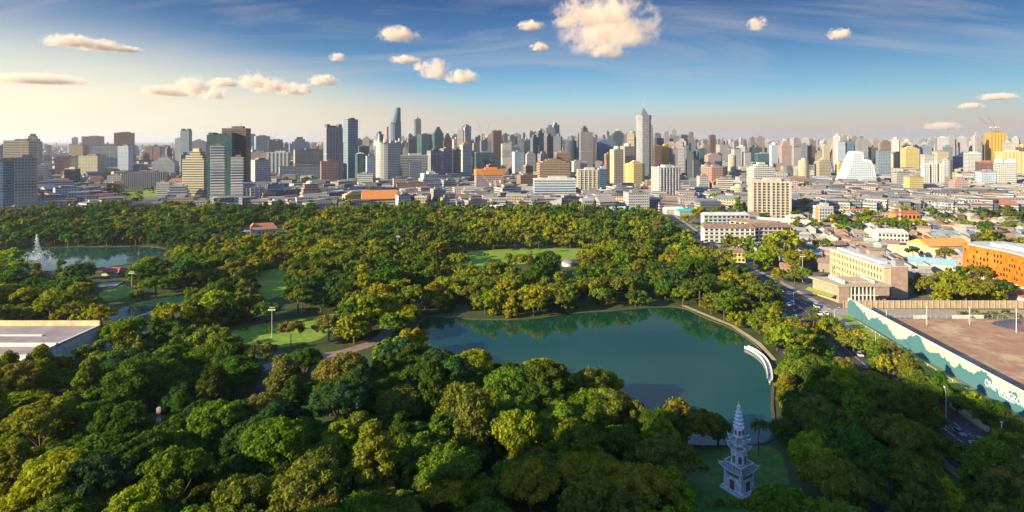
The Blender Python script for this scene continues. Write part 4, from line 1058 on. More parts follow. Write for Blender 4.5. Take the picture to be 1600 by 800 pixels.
# wall along the cross street
W0 = empty('beige_boundary_wall', (178, 309.5, 0), 0, "long beige panelled boundary wall along the cross street", 'wall')
q = MB(); q.box(62, 0, 0, 124, .4, 4.2); q.build('panel', plain('beige_panel', (.42, .33, .22), .8, .15, .5), W0)
q = MB()
for i in range(42): q.box(i * 3, -.3, 0, .3, .25, 4.4)
q.build('pilaster', plain('tan_post', (.42, .33, .22)), W0)
G0 = empty('gatehouse', (290, 309, 0), 0, "small tan gatehouse at the end of the beige wall", 'gatehouse')
q = MB(); q.box(7, 0, 0, 15, 6, 5); q.build('wall', plain('gate_tan', (.50, .40, .27)), G0); q = MB(); q.box(7, 0, 5, 17, 7.5, .7, bot=True); q.build('roof', M['roofw'], G0)
for i in range(3): window_part(G0, 2.5 + i * 4.5, -3.03, 1.2, 2.6, 2.4, 0)
F0 = empty('mesh_fence', (180, 290.5, 0), 0, "see-through site fence with pale panels between street and dirt yard", 'fence')
q = MB()
for i in range(60): q.bar((i * 2.6, 0, 0), (i * 2.6, 0, 2.3), .06)
for z in (.3, 1.2, 2.2): q.bar((0, 0, z), (156, 0, z), .05)
q.build('frame', M['concrete'], F0)
q = MB(); q.box(50, .1, .2, 16, .06, 1.9, bot=True); q.box(26, .1, .2, 7, .06, 1.8, bot=True); q.build('solid_panel', M['white'], F0)

# ---------------------------------------------------------------- the city behind: individual mid-rise blocks, then the mass
nr = np.random.default_rng(5)
FMK = ['cream', 'white', 'whitegrid', 'beige', 'pink', 'grey', 'whiteband', 'mauve', 'bluewhite', 'brown', 'creamband', 'yellow']
DW = {'cream': 'cream', 'white': 'white', 'whitegrid': 'white gridded', 'beige': 'beige', 'pink': 'pinkish', 'grey': 'grey', 'whiteband': 'white banded', 'mauve': 'mauve',
      'bluewhite': 'pale blue', 'brown': 'brown', 'creamband': 'cream banded', 'yellow': 'yellow', 'redgrid': 'reddish', 'bluegrey': 'blue grey', 'tealglass': 'teal glass', 'darkglass': 'dark glass'}
fill_items = []
occupied = []
for o in COL.objects:
    if o.type == 'EMPTY' and o.parent is None and o.get('category') in ('tower', 'building', 'hall', 'house', 'shed', 'grandstand', 'building site'):
        occupied.append((o.location.x, o.location.y, 22 if o.location.y > 450 else 14))
occ = [tuple(t) for t in occupied]
def free(x, y, r):
    return all((x - a) ** 2 + (y - b) ** 2 > (r + c) ** 2 for a, b, c in occ)
def hides(x, y, w, h):
    px, py = pix(x, y, h); hw = F * w / y / 2
    return any(D > y - 5 and px + hw > a + 1 and px - hw < b - 1 and py < t + .55 * (bb - t) for a, b, D, t, bb in HERO)
filler_n = 0
def filler(x, y, w, d, h, fm, kind, sec='box', roofm='roof'):
    global filler_n
    root = empty('city_block', (x, y, 0), face_rot(x, y, RNG.choice((10, 20, 28, 30, -12)) if x > -150 else RNG.choice((-20, -12, 8))), None, 'building', 'mid-rise blocks of the city')
    q = MB(); q.box(0, 0, 0, w, d, h, m=0, mt=1)
    if sec == 'L': q.box(w * .5, d * .2, 0, w * .7, d * .6, h * .7, m=0, mt=1)
    q.build('wall', [FC[fm], M[roofm]], root)
    q = MB()
    if kind == 'pitched': q.prism(rect(0, 0, w + 1, d + 1), h, h + d * .3, top=rect(0, 0, w * .8, .6), bot=True); q.build('roof', M[roofm], root)
    else:
        q.box(-w * .1, 0, h, w * .35, d * .4, 3.2); q.box(w * .28, d * .1, h, w * .18, d * .25, 2.0); q.build('plant_room', M['roof'], root)
        q = MB()
        for sx, sy, cx, cy in ((w, .3, 0, -d/2 + .15), (w, .3, 0, d/2 - .15), (.3, d - .6, -w/2 + .15, 0), (.3, d - .6, w/2 - .15, 0)): q.box(cx, cy, h, sx, sy, 1.0)
        q.build('parapet', M[roofm], root)
    D = DW[fm]; S = 'tall' if h > 32 else 'low' if h < 13 else 'mid-height'
    K = {'pitched': 'red-roofed' if roofm == 'roofr' else 'pitch-roofed'}.get(kind, 'flat-roofed')
    px, py = pix(x, y, h)
    fill_items.append([root, f"{S} {D} {K} block", px, py]); occ.append((x, y, max(w, d) * .5)); filler_n += 1
tries = 0
while filler_n < 135 and tries < 6000:
    tries += 1
    y = 715 + 980 * RNG.random() ** 1.35
    px = RNG.uniform(20, 1590)
    x = (px - 800) / F * y
    if px > 1040 and RNG.random() < .35: y = RNG.uniform(560, 900); x = (px - 800) / F * y
    if x > 160 and y < 640: continue
    if inpoly([x], [y], PARK)[0] or abs(x - 180) < 26 and y < 740: continue
    w = RNG.uniform(16, 34); d = w * RNG.uniform(.5, .9)
    h = RNG.uniform(9, 26) if y < 1100 else RNG.uniform(14, 46)
    if px < 560: h = min(h, 22)
    if px > 1040 and y < 950: w *= .65; d *= .65; h = min(h, 12)
    if (185 < px < 275 and y > 1000) or (420 < px < 540 and y > 1200): continue
    if not free(x, y, w * .6) or hides(x, y, w, h): continue
    if any(inpoly([x], [y], q)[0] for q in LAWNS): continue
    fm = RNG.choice(FMK); pk = RNG.random() < .3
    filler(x, y, w, d, h, fm, 'pitched' if pk and h < 18 else 'flat', RNG.choice(('box', 'box', 'L')), RNG.choice(('roofr', 'roofb')) if pk and h < 18 else RNG.choice(('roof', 'roofw', 'roofd', 'roof')))
word_all(fill_items, ALLB)

# mass of far buildings: one object, thousands of small blocks with a colour each
facm = [facade((.44, .43, .45), bay=3.4, wv=.48, wu=.6, tint=True), facade((.44, .43, .45), (.04, .06, .1), bay=60, wv=.45, wu=.98, tint=True)]
m_troof, ns, ls, b = new_mat('city_roof')
a = ns.new('ShaderNodeVertexColor'); a.layer_name = 'tint'
f = noise(ns, ls, .08, 4)
ls.new(mixc(ns, ls, 1.0, mixc(ns, ls, f, (.26, .24, .24), (.44, .42, .41)), a.outputs['Color'], 'MULTIPLY'), b.inputs['Base Color']); b.inputs['Roughness'].default_value = .85
PAL = [(.9, .84, .68), (1, 1, 1), (.95, .93, .88), (.72, .62, .5), (.75, .58, .52), (.6, .6, .62), (.7, .78, .9), (.45, .32, .26), (.95, .8, .45), (.35, .38, .45), (.8, .72, .74), (.2, .22, .26), (.3, .42, .46)]
PALW = np.array([3, 3, 3, 2, 1.5, 2.4, 2.4, 1.2, 1.0, 2.4, 1.5, 1.8, 1.2]); PALW = PALW / PALW.sum()
ROOFC = [(.8, .76, .7), (.55, .5, .46), (.5, .25, .18), (.95, .95, .92), (.38, .5, .58), (.5, .38, .32), (.3, .3, .32), (.8, .72, .62), (.9, .85, .75)]
class Mass:
    def __init__(s): s.V = []; s.U = []; s.Mi = []; s.C = []
    def box(s, x, y, w, d, h, rot, col, rcol, m, gable=False, z0=0.0):
        P = rect(x, y, w, d, rot); z1 = z0 + h
        u = 0.0
        for i in range(4):
            a, b = P[i], P[(i + 1) % 4]; L = w if i % 2 == 0 else d
            s.V += [(*a, z0), (*b, z0), (*b, z1), (*a, z1)]; s.U += [(u, z0), (u + L, z0), (u + L, z1), (u, z1)]; s.Mi.append(m); s.C += [col] * 4
            u += math.ceil(L / 3.4) * 3.4
        if gable:
            c, sn = math.cos(rot), math.sin(rot); g = d * .28
            A = (x - w / 2 * c, y - w / 2 * sn, z1 + g); B = (x + w / 2 * c, y + w / 2 * sn, z1 + g)
            p = [(*q, z1) for q in rect(x, y, w + .8, d + .8, rot)]
            for quad in ((p[0], p[1], B, A), (p[2], p[3], A, B), (p[3], p[0], A, A), (p[1], p[2], B, B)):
                s.V += list(quad); s.U += [(0, 0)] * 4; s.Mi.append(2); s.C += [rcol] * 4
        else:
            s.V += [(*q, z1) for q in P]; s.U += [(0, 0)] * 4; s.Mi.append(2); s.C += [rcol] * 4
    def build(s, name, parent=None):
        n = len(s.V) // 4
        me = bpy.data.meshes.new(name)
        me.vertices.add(n * 4); me.vertices.foreach_set('co', np.array(s.V, dtype=np.float32).ravel())
        me.loops.add(n * 4); me.loops.foreach_set('vertex_index', np.arange(n * 4, dtype=np.int32))
        me.polygons.add(n); me.polygons.foreach_set('loop_start', np.arange(0, n * 4, 4, dtype=np.int32)); me.polygons.foreach_set('loop_total', np.full(n, 4, dtype=np.int32))
        uvl = me.uv_layers.new(name='UVMap'); uvl.data.foreach_set('uv', np.array(s.U, dtype=np.float32).ravel())
        ca = me.color_attributes.new('tint', 'FLOAT_COLOR', 'POINT')
        c = np.ones((n * 4, 4), dtype=np.float32); c[:, :3] = np.array(s.C, dtype=np.float32); ca.data.foreach_set('color', c.ravel())
        for m in facm + [m_troof]: me.materials.append(m)
        me.polygons.foreach_set('material_index', np.array(s.Mi, dtype=np.int32))
        me.update(calc_edges=True); me.validate()
        o = bpy.data.objects.new(name, me); COL.objects.link(o); o.parent = parent
        return o
mass = Mass()
def rcol(P_, w=None): return P_[int(nr.choice(len(P_), p=w))]
cnt = 0
for _ in range(16000):
    u = nr.random(); y = 712 + 9500 * u ** 2.0
    px = nr.uniform(-30, 1630); x = (px - 800) / F * y
    if y < 735 and px < 1040: continue
    if inpoly([x], [y], PARK)[0]: continue
    if px < 300 and 900 < y < 1500 and nr.random() < .55: continue
    if 180 < px < 300 and y < 1300: continue
    if 420 < px < 530 and 1000 < y < 1700 and nr.random() < .8: continue
    if not free(x, y, 8): continue
    w = nr.uniform(10, 26) * (1 + y / 6000); d = w * nr.uniform(.5, 1)
    h = nr.uniform(5, 18) if y < 1500 else nr.uniform(6, 26)
    p_t = .0 if y < 1250 else (.03 if px < 280 else .13 if px < 560 else .42 if px < 1100 else .28)
    if nr.random() < p_t:
        h = nr.uniform(45, 106) * (1.0 if px > 560 else .75) * (nr.uniform(1.0, 1.35) if 580 < px < 1080 else 1); w = nr.uniform(13, 27); d = w * nr.uniform(.6, 1)
        if px < 280: h = nr.uniform(30, 75)
    if h > 30 and hides(x, y, w, h): continue
    fcl = rcol(PAL, PALW); rc = rcol(ROOFC)
    if h > 40 and px < 1100 and nr.random() < .5: fcl = ((.35, .38, .45), (.25, .3, .36), (.5, .48, .54), (.3, .24, .24))[int(nr.integers(4))]
    rot = -math.asin(x / math.hypot(x, y)) + R(nr.uniform(-15, 35))
    g = h < 14 and nr.random() < .35
    mass.box(x, y, w, d, h, rot, fcl, rc, int(nr.random() < .4), g)
    if h > 30: mass.box(x, y, w * .5, d * .5, nr.uniform(3, 8), rot, fcl, rc, 0, False, h)
    cnt += 1
city = mass.build('distant_city'); tag(city, "pale crowded mass of far buildings fading into haze up to the horizon", 'city', kind='stuff')

# ---------------------------------------------------------------- shanty quarter on the right: individual houses, the rest one mass
house_items = []; hmass = Mass()
hw = [plain('house_wall', c, .85, .2, 1) for c in ((.34, .27, .21), (.40, .35, .30), (.26, .21, .18), (.22, .27, .30))]
hr = [plain('rust_roof', (.26, .14, .09), .85, .4, .5), plain('tin_roof', (.30, .26, .24), .6, .3, .5), plain('brown_tile', (.22, .15, .12), .9, .3, .8), plain('pink_tile', (.33, .20, .15), .85, .25, .8), plain('blue_tin', (.19, .25, .29), .6, .2, .5), plain('white_tin', (.40, .36, .32), .6, .2, .5)]
hrn = ['rusty', 'grey tin', 'brown tiled', 'pinkish tiled', 'blue tin', 'whitish tin']
protos = []
for i in range(12):
    w = 7 + (i * 5) % 6; d = 6 + (i * 3) % 4; h = 3.2 + (i % 3) * 1.6
    r = empty('house', (0, 0, 0), 0, None, 'house', 'small houses of the crowded quarter')
    q = MB(); q.box(0, 0, 0, w, d, h)
    if i % 2: q.box(w * .55, -d * .2, 0, w * .5, d * .5, h * .75)
    q.build('wall', hw[i % 4], r)
    q = MB(); q.prism(rect(0, 0, w + 1, d + 1), h, h + d * .3, top=rect(0, 0, w + .6, .4), bot=True)
    if i % 2: q.prism(rect(w * .55, -d * .2, w * .6, d * .6), h * .76, h * .76 + 1.1, top=rect(w * .55, -d * .2, w * .5, .4), bot=True)
    q.build('roof', hr[i % 6], r)
    q = MB(); q.box(-w * .2, -d / 2 - .03, 0, .9, .12, 2.0); q.build('door', M['dark'], r)
    q = MB(); q.box(w * .22, -d / 2 - .03, 1.1, 1.1, .12, .9, bot=True); q.build('window', M['glass'], r)
    protos.append(r)
used = [False] * 12
HREG = [(228, 385), (262, 372), (330, 400), (392, 430), (470, 520), (560, 640), (600, 760), (330, 760), (300, 700), (262, 640), (236, 560), (186, 545), (184, 470), (184, 395), (205, 400)]
cand = []
for gx in range(180, 610, 12):
    for gy in range(375, 770, 11):
        x = gx + nr.uniform(-3, 3); y = gy + nr.uniform(-3, 3)
        if inpoly([x], [y], HREG)[0] and free(x, y, 5) and nr.random() > (.18 if y < 600 else .45): cand.append((x, y))
cand.sort(key=lambda t: t[1])
hocc = []
for k, (x, y) in enumerate(cand):
    i = int(nr.integers(12)); rz = R(nr.choice([-32, -28, 58, 60, -5, 20])) + nr.uniform(-.1, .1)
    if k < 270:
        if not used[i]: r = protos[i]; used[i] = True
        else: r = copy_tree(protos[i])
        r.location = (x, y, 0); r.rotation_euler = (0, 0, rz)
        px, py = pix(x, y, 4); sz = 'two-storey' if i % 3 == 2 else 'small'
        house_items.append([r, f"{sz} {hrn[i % 6]} roofed house", px, py])
    else:
        hmass.box(x, y, 9, 7, 4, rz, (.7, .6, .5), ROOFC[int(nr.integers(3))], 0, True)
    hocc.append((x, y))
word_all(house_items, ALLB)
if hmass.V: tag(hmass.build('far_small_houses'), "strip of tiny brown roofed houses beyond the crowded quarter", 'houses', kind='stuff')
for i, u in enumerate(used):
    if not u:
        for ch in list(protos[i].children): bpy.data.objects.remove(ch)
        bpy.data.objects.remove(protos[i])

# ---------------------------------------------------------------- trees
def leaf_mat(name, attr):
    m = bpy.data.materials.new(name); m.use_nodes = True; nt = m.node_tree; ns, ls = nt.nodes, nt.links
    for n in list(ns): ns.remove(n)
    out = ns.new('ShaderNodeOutputMaterial'); di = ns.new('ShaderNodeBsdfDiffuse'); tr = ns.new('ShaderNodeBsdfTranslucent'); mxs = ns.new('ShaderNodeMixShader')
    if attr: a = ns.new('ShaderNodeVertexColor'); a.layer_name = 'tint'; col = a.outputs['Color']
    else: a = ns.new('ShaderNodeObjectInfo'); col = a.outputs['Color']
    g = ns.new('ShaderNodeNewGeometry')
    f = noise(ns, ls, .35, 4, .6, g.outputs['Position'])
    mr = ns.new('ShaderNodeMapRange'); mr.inputs['From Min'].default_value = .3; mr.inputs['From Max'].default_value = .7; mr.inputs['To Min'].default_value = .62; mr.inputs['To Max'].default_value = 1.4
    ls.new(f, mr.inputs['Value'])
    isl = ns.new('ShaderNodeMapRange'); isl.inputs['To Min'].default_value = .7; isl.inputs['To Max'].default_value = 1.3
    ls.new(g.outputs['Random Per Island'], isl.inputs['Value'])
    k = mth(ns, ls, 'MULTIPLY', mr.outputs[0], isl.outputs[0])
    c = mixc(ns, ls, 1.0, col, k, 'MULTIPLY')
    ls.new(c, di.inputs['Color'])
    c2 = mixc(ns, ls, 1.0, c, (1.3, 1.35, .4), 'MULTIPLY'); ls.new(c2, tr.inputs['Color'])
    mxs.inputs[0].default_value = .36
    ls.new(di.outputs[0], mxs.inputs[1]); ls.new(tr.outputs[0], mxs.inputs[2]); ls.new(mxs.outputs[0], out.inputs[0])
    return m
m_leaf = leaf_mat('leaves', False); m_leaft = leaf_mat('leaves_of_the_wood', True)

_t = (1 + 5 ** .5) / 2
ICO = np.array([(-1, _t, 0), (1, _t, 0), (-1, -_t, 0), (1, -_t, 0), (0, -1, _t), (0, 1, _t), (0, -1, -_t), (0, 1, -_t), (_t, 0, -1), (_t, 0, 1), (-_t, 0, -1), (-_t, 0, 1)], float)
ICO /= np.linalg.norm(ICO[0])
ICOF = np.array([(0, 11, 5), (0, 5, 1), (0, 1, 7), (0, 7, 10), (0, 10, 11), (1, 5, 9), (5, 11, 4), (11, 10, 2), (10, 7, 6), (7, 1, 8), (3, 9, 4), (3, 4, 2), (3, 2, 6), (3, 6, 8), (3, 8, 9), (4, 9, 5), (2, 4, 11), (6, 2, 10), (8, 6, 7), (9, 8, 1)])

def crown_np(rg, rad, hgt, z0, nb, nl, leaf, shape, core=.72):
    """quads (k,4,3) and triangles (t,3,3) of one crown: puffs of leaves spread over an uneven dome, hollow underneath"""
    quads, tris = [], []
    lobes = rg.integers(3, 7); lang = rg.uniform(0, math.tau, lobes); lr = rg.uniform(.2, .62, lobes)
    for i in range(nb):
        L = rg.integers(lobes)
        if shape == 'umbrella':
            a = rg.uniform(0, math.tau); rr_ = rad * math.sqrt(rg.uniform(0, 1)); x, y = rr_ * math.cos(a), rr_ * math.sin(a)
            z = z0 + hgt * (.42 + .5 * math.sqrt(max(0, 1 - (rr_ / rad) ** 2)) + rg.uniform(-.16, .1)); br = rad * rg.uniform(.17, .27)
        elif shape == 'round':
            u = rg.uniform(-.45, 1); a = rg.uniform(0, math.tau); s = math.sqrt(max(0, 1 - u * u)); k = rg.uniform(.62, .95)
            x, y = rad * s * k * math.cos(a), rad * s * k * math.sin(a); z = z0 + hgt * (.45 + .5 * u * k); br = rad * rg.uniform(.2, .34)
        elif shape == 'tall':
            u = rg.uniform(0, 1); a = rg.uniform(0, math.tau); s = rad * (1 - abs(u - .4) * 1.15) * rg.uniform(.5, .95)
            x, y = s * math.cos(a), s * math.sin(a); z = z0 + hgt * (.05 + .95 * u); br = rad * rg.uniform(.22, .36)
        else:   # 'lobed': several domes, each at its own height
            cx, cy = rad * lr[L] * math.cos(lang[L]), rad * lr[L] * math.sin(lang[L]); hz_ = .62 + .38 * ((L * 37) % 10) / 10
            u = rg.uniform(-.2, 1); a = rg.uniform(0, math.tau); s = math.sqrt(max(0, 1 - u * u)) * rad * .5
            x, y = cx + s * math.cos(a), cy + s * math.sin(a); z = z0 + hgt * hz_ * (.5 + .45 * u); br = rad * rg.uniform(.17, .28)
        c = np.array((x, y, z)); sq = np.array((1, 1, .8))
        tris.append((ICO[ICOF] * br * core * sq * rg.uniform(.85, 1.1, 3)) + c)
        n = rg.normal(size=(nl, 3)); n[:, 2] = n[:, 2] + .35; n /= np.linalg.norm(n, axis=1)[:, None]
        p = c + n * br * sq * rg.uniform(.72, 1.12, nl)[:, None]
        q = n + rg.normal(scale=.55, size=(nl, 3)); q /= np.linalg.norm(q, axis=1)[:, None]
        t = np.cross(q, rg.normal(size=(nl, 3))); t /= np.linalg.norm(t, axis=1)[:, None]; b = np.cross(q, t)
        s1 = (leaf * rg.uniform(.6, 1.35, nl))[:, None]; s2 = s1 * rg.uniform(.5, .9, nl)[:, None]
        quads.append(np.stack([p - t * s1, p - b * s2 * .8 , p + t * s1, p + b * s2], 1))
    return np.concatenate(quads), np.concatenate(tris)

def np_mesh(name, Q, T, mat, Cq=None, Ct=None):
    nq, nt_ = len(Q), len(T)
    co = np.concatenate([Q.reshape(-1, 3), T.reshape(-1, 3)]).astype(np.float32)
    me = bpy.data.meshes.new(name)
    me.vertices.add(len(co)); me.vertices.foreach_set('co', co.ravel())
    me.loops.add(len(co)); me.loops.foreach_set('vertex_index', np.arange(len(co), dtype=np.int32))
    me.polygons.add(nq + nt_)
    me.polygons.foreach_set('loop_start', np.concatenate([np.arange(nq) * 4, nq * 4 + np.arange(nt_) * 3]).astype(np.int32))
    me.polygons.foreach_set('loop_total', np.concatenate([np.full(nq, 4), np.full(nt_, 3)]).astype(np.int32))
    if Cq is not None:
        ca = me.color_attributes.new('tint', 'FLOAT_COLOR', 'POINT')
        c = np.ones((len(co), 4), dtype=np.float32); c[:nq * 4, :3] = np.repeat(Cq, 4, 0); c[nq * 4:, :3] = np.repeat(Ct, 3, 0)
        ca.data.foreach_set('color', c.ravel())
    me.materials.append(mat); me.update(calc_edges=True)
    return me

TONES = {'dark green': (.064, .112, .016), 'green': (.110, .164, .018), 'olive': (.155, .172, .024), 'yellow green': (.222, .238, .018), 'rusty olive': (.155, .148, .036), 'deep teal green': (.045, .098, .032)}
TN = list(TONES)
SHAPES = ['umbrella', 'umbrella', 'lobed', 'round', 'lobed', 'tall']
def trunk_mesh(rg, rad, hz_):
    q = MB(); q.bar((0, 0, -.1), (0, 0, hz_ * .45), .42, 8, r2=.3)
    for k in range(6):
        a = math.tau * k / 6 + rg.uniform(-.3, .3); r_ = rad * rg.uniform(.4, .65)
        m = (r_ * .45 * math.cos(a), r_ * .45 * math.sin(a), hz_ * .62); e = (r_ * math.cos(a), r_ * math.sin(a), hz_ * .88)
        q.bar((0, 0, hz_ * .4), m, .22, 5, r2=.15); q.bar(m, e, .15, 5, r2=.06)
    return q
rg = np.random.default_rng(11)
near_protos = []
for i in range(14):
    sh = SHAPES[i % 6]; rad = 6.0 if sh != 'tall' else 4.4; hg = {'umbrella': 6.0, 'lobed': 9.0, 'round': 9.5, 'tall': 13.0}[sh]; z0 = {'umbrella': 6.5, 'lobed': 3.5, 'round': 3.2, 'tall': 2.0}[sh]
    Q, T_ = crown_np(rg, rad, hg, z0, 66, 150, .31, sh)
    r = empty('broadleaf_tree', (0, 0, 0), 0, None, 'tree', 'trees of the park')
    c = bpy.data.objects.new('crown', np_mesh('crown', Q, T_, m_leaf)); COL.objects.link(c); c.parent = r
    trunk_mesh(rg, rad, z0 + hg * .6).build('trunk', M['bark'], r)
    near_protos.append((r, sh, rad, [False]))

def palm_proto(h, seed):
    rr = random.Random(seed)
    r = empty('palm_tree', (0, 0, 0), 0, None, 'palm', 'palms of the park')
    q = MB(); p = Vector((0, 0, 0))
    for i in range(6):
        n = Vector((.12 * i * i / 6, .05 * i, h * (i + 1) / 6)); q.bar(p, n, .24 - .015 * i, 7, r2=.23 - .015 * i); p = n
    q.build('trunk', M['bark'], r)
    f = MB()
    for k in range(22):
        a = math.tau * k / 22 + rr.uniform(-.15, .15); up = rr.uniform(-.25, 1.0); L = rr.uniform(2.6, 3.6); pts = []
        for j in range(7):
            t = j / 6; pts.append(p + Vector((math.cos(a) * L * t, math.sin(a) * L * t, L * (up * t - (.65 + up * .55) * t * t))))
        sd = Vector((-math.sin(a), math.cos(a), 0))
        for j in range(6):
            w0 = .55 * math.sin(math.pi * (j + .3) / 7) ; w1 = .55 * math.sin(math.pi * (j + 1.3) / 7)
            for s in (-1, 1):
                for e in range(2):
                    A = pts[j].lerp(pts[j + 1], e * .5); B = pts[j].lerp(pts[j + 1], e * .5 + .38)
                    f.quad([A, B, B + sd * s * w1 + Vector((0, 0, -w1 * .6)), A + sd * s * w0 + Vector((0, 0, -w0 * .6))])
    o = f.build('frond_crown', m_leaf, r); o.color = (.07, .10, .02, 1)
    return r

# where trees may stand
blocked_polys = [LAKE, POND, CANAL, PLAWN] + LAWNS[:6]
def near_line(X, Y, line, w):
    L = np.array(line); out = np.zeros(len(X), bool)
    for i in range(0, len(L) - 1):
        a, b = L[i], L[i + 1]; d = b - a; t = np.clip(((X - a[0]) * d[0] + (Y - a[1]) * d[1]) / (d @ d), 0, 1)
        out |= (X - a[0] - t * d[0]) ** 2 + (Y - a[1] - t * d[1]) ** 2 < w * w
    return out
cell = 9.0
gx, gy = np.meshgrid(np.arange(-800, 260, cell), np.arange(98, 800, cell))
gx = gx + (np.arange(gx.shape[0]) % 2)[:, None] * cell / 2
X = (gx + rg.uniform(-3.4, 3.4, gx.shape)).ravel(); Y = (gy + rg.uniform(-3.4, 3.4, gy.shape)).ravel()
keep = (np.abs(X) < .93 * Y + 14) & inpoly(X, Y, PARK)
X, Y = X[keep], Y[keep]
keep = np.ones(len(X), bool)
def grown(poly, w):
    c = offset_line(poly + [poly[0]], w)[:-1]; n = len(poly)
    ar = sum(poly[i][0] * poly[(i + 1) % n][1] - poly[(i + 1) % n][0] * poly[i][1] for i in range(n))
    return c if ar > 0 else offset_line(poly + [poly[0]], -w)[:-1]
keep &= ~inpoly(X, Y, grown(LAKE, 3.2)); keep &= ~inpoly(X, Y, grown(POND, 2.0)); keep &= ~inpoly(X, Y, grown(CANAL, 2.0)); keep &= ~inpoly(X, Y, grown(PLAWN, 1.5))
for q in LAWNS[:6]: keep &= ~(inpoly(X, Y, q) & (rg.random(len(X)) > .04))
keep &= ~(near_line(X, Y, DRIVE, 3.2) & (Y < 178)) & ~near_line(X, Y, BRICK, 5.0) & ~near_line(X, Y, LANE, 4.5) & ~near_line(X, Y, PATH3, 3.0)
keep &= ~near_line(X, Y, PIER, 5.0)
keep &= ~((X > -330) & (X < -174) & (Y > 206) & (Y < 258))
for (cx_, cy_2, rr_) in [(*G(412, 366), 18), (*G(398, 366), 18), (*G(178, 430), 12), (*G(168, 447), 12), (*G(887, 415), 10), (-2, 0, 0)]:
    keep &= (X - cx_) ** 2 + (Y - cy_2) ** 2 > rr_ ** 2
def covers(x, y, tops):
    out = np.zeros(len(x), bool)
    for zt in tops:
        PXv = 800 + F * x / y; PYv = HY + F * (H - zt) / y
        for dx in (-4.2, 0, 4.2):
            for q in CLEARPX: out |= inpoly(PXv + F * dx / y, PYv, q)
    return out
keep &= ~covers(X, Y, (3.5, 7.5, 11.5))
# open views: the pond over its near bank, the hall roof, the pagoda
keep &= ~((np.abs(X - PAGODA[0] * Y / PAGODA[1]) < 6.5) & (Y < 147) & (Y > 100))
for (a, b, y0, y1) in ((0, 140, 556, 580),):
    PXs = 800 + F * X / Y; PYs = HY + F * H / Y
    keep &= ~((PXs > a) & (PXs < b) & (PYs > y0) & (PYs < y1) & (rg.random(len(X)) > .12))
keep &= rg.random(len(X)) > .05
X, Y = X[keep], Y[keep]
# street trees right of the road and in the city
ex = []
for (a, b, n, w) in (((147, 128), (148, 290), 22, 2.0), ((121, 120), (130, 300), 20, 2), ((136, 130), (146, 290), 9, .6), ((175, 330), (178, 560), 26, 7), ((232, 325), (285, 340), 26, 9), ((238, 318), (282, 322), 12, 3), ((190, 345), (206, 372), 14, 7),
                     ((320, 560), (480, 600), 30, 14), ((330, 640), (620, 660), 60, 14), ((400, 500), (520, 560), 34, 12), ((188, 400), (212, 470), 26, 12), ((200, 700), (330, 720), 40, 18), ((200, 790), (330, 800), 26, 12),
                     ((500, 760), (900, 900), 90, 25), ((-600, 722), (-200, 735), 40, 10), ((-200, 735), (100, 740), 40, 10), ((20, 860), (70, 1000), 24, 14), ((200, 860), (520, 960), 60, 22), ((-300, 900), (-80, 980), 50, 22), ((-560, 1100), (-220, 1200), 60, 40), ((-1000, 900), (-700, 1000), 50, 30), ((-520, 1500), (-300, 1700), 70, 50)):
    for i in range(n):
        t = rg.random(); ex.append((a[0] + (b[0] - a[0]) * t + rg.normal(0, w), a[1] + (b[1] - a[1]) * t + rg.normal(0, w)))
for _ in range(900):
    y = 560 + 1500 * rg.random() ** 1.4; x = (rg.uniform(0, 1600) - 800) / F * y
    if not inpoly([x], [y], PARK)[0]: ex.append((x, y))
for _ in range(60): ex.append((rg.uniform(190, 420), rg.uniform(385, 640)))
ex = [(x, y) for x, y in ex if free(x, y, 3.5) and not (x > 166 and y < 318 and x < 300) and not inpoly([x], [y], LAWNS[8])[0]]
ex = [(x, y) for x, y in ex if y < 300 or not near_line(np.array([x]), np.array([y]), ROADC, 11)[0]]
_c = covers(np.array([p[0] for p in ex]), np.array([p[1] for p in ex]), (3.5, 7.5)); ex = [p for p, c_ in zip(ex, _c) if not c_]
X = np.concatenate([X, [p[0] for p in ex]]); Y = np.concatenate([Y, [p[1] for p in ex]])
o_ = np.argsort(Y); X, Y = X[o_], Y[o_]
# tone of each tree: random patches, with sunlit and shaded areas painted in by region
def patch(x, y, s, ph): return math.sin(x / s + ph) + math.sin(y / s * 1.3 + ph * 2.1) + .8 * math.sin((x + y) / s * .7 + ph)
def tone_of(x, y):
    v = patch(x, y, 31, 1.3) + rg.normal(0, .9) + .3
    if y < 175 and x < 0: v -= .5
    if x > 60 and 190 < y < 420: v += 1.3
    if x < -220 and y > 430: v -= 1.5
    if -40 < x < 60 and 380 < y < 560: v += .9
    if v > 1.7: return 'yellow green'
    if v > .7: return 'olive' if rg.random() < .65 else 'yellow green'
    if v > -.5: return 'green' if rg.random() < .7 else 'olive'
    if v > -1.5: return 'dark green'
    return 'deep teal green' if rg.random() < .5 else ('rusty olive' if rg.random() < .16 else 'dark green')
MARKS = [(1153, 700, 'the white pagoda'), (1187, 570, 'the curved white pier'), (1100, 480, "the lake's far right shore"), (830, 590, "the lake's near shore"), (960, 600, 'the lit tall lakeside crown'),
         (720, 480, "the lake's far left end"), (250, 640, 'the red striped mast'), (75, 530, 'the flat mauve hall roof'), (565, 545, 'the brick path'), (402, 625, 'the grey bend of lane'), (1370, 740, 'the narrow park drive'),
         (1450, 660, 'the cars on the road'), (1570, 630, 'the white lettering'), (1350, 500, "the hoarding's far end"), (1260, 560, 'the sunlit bank trees'), (100, 740, 'the shaded corner of the wood'), (700, 740, 'the shaded middle of the wood'),
         (1010, 760, 'the dark gap by the pagoda lawn'), (1500, 760, 'the street lamp over the cars'), (420, 510, 'the long green lawn')]
tree_items = []; quota = 288; made = 0
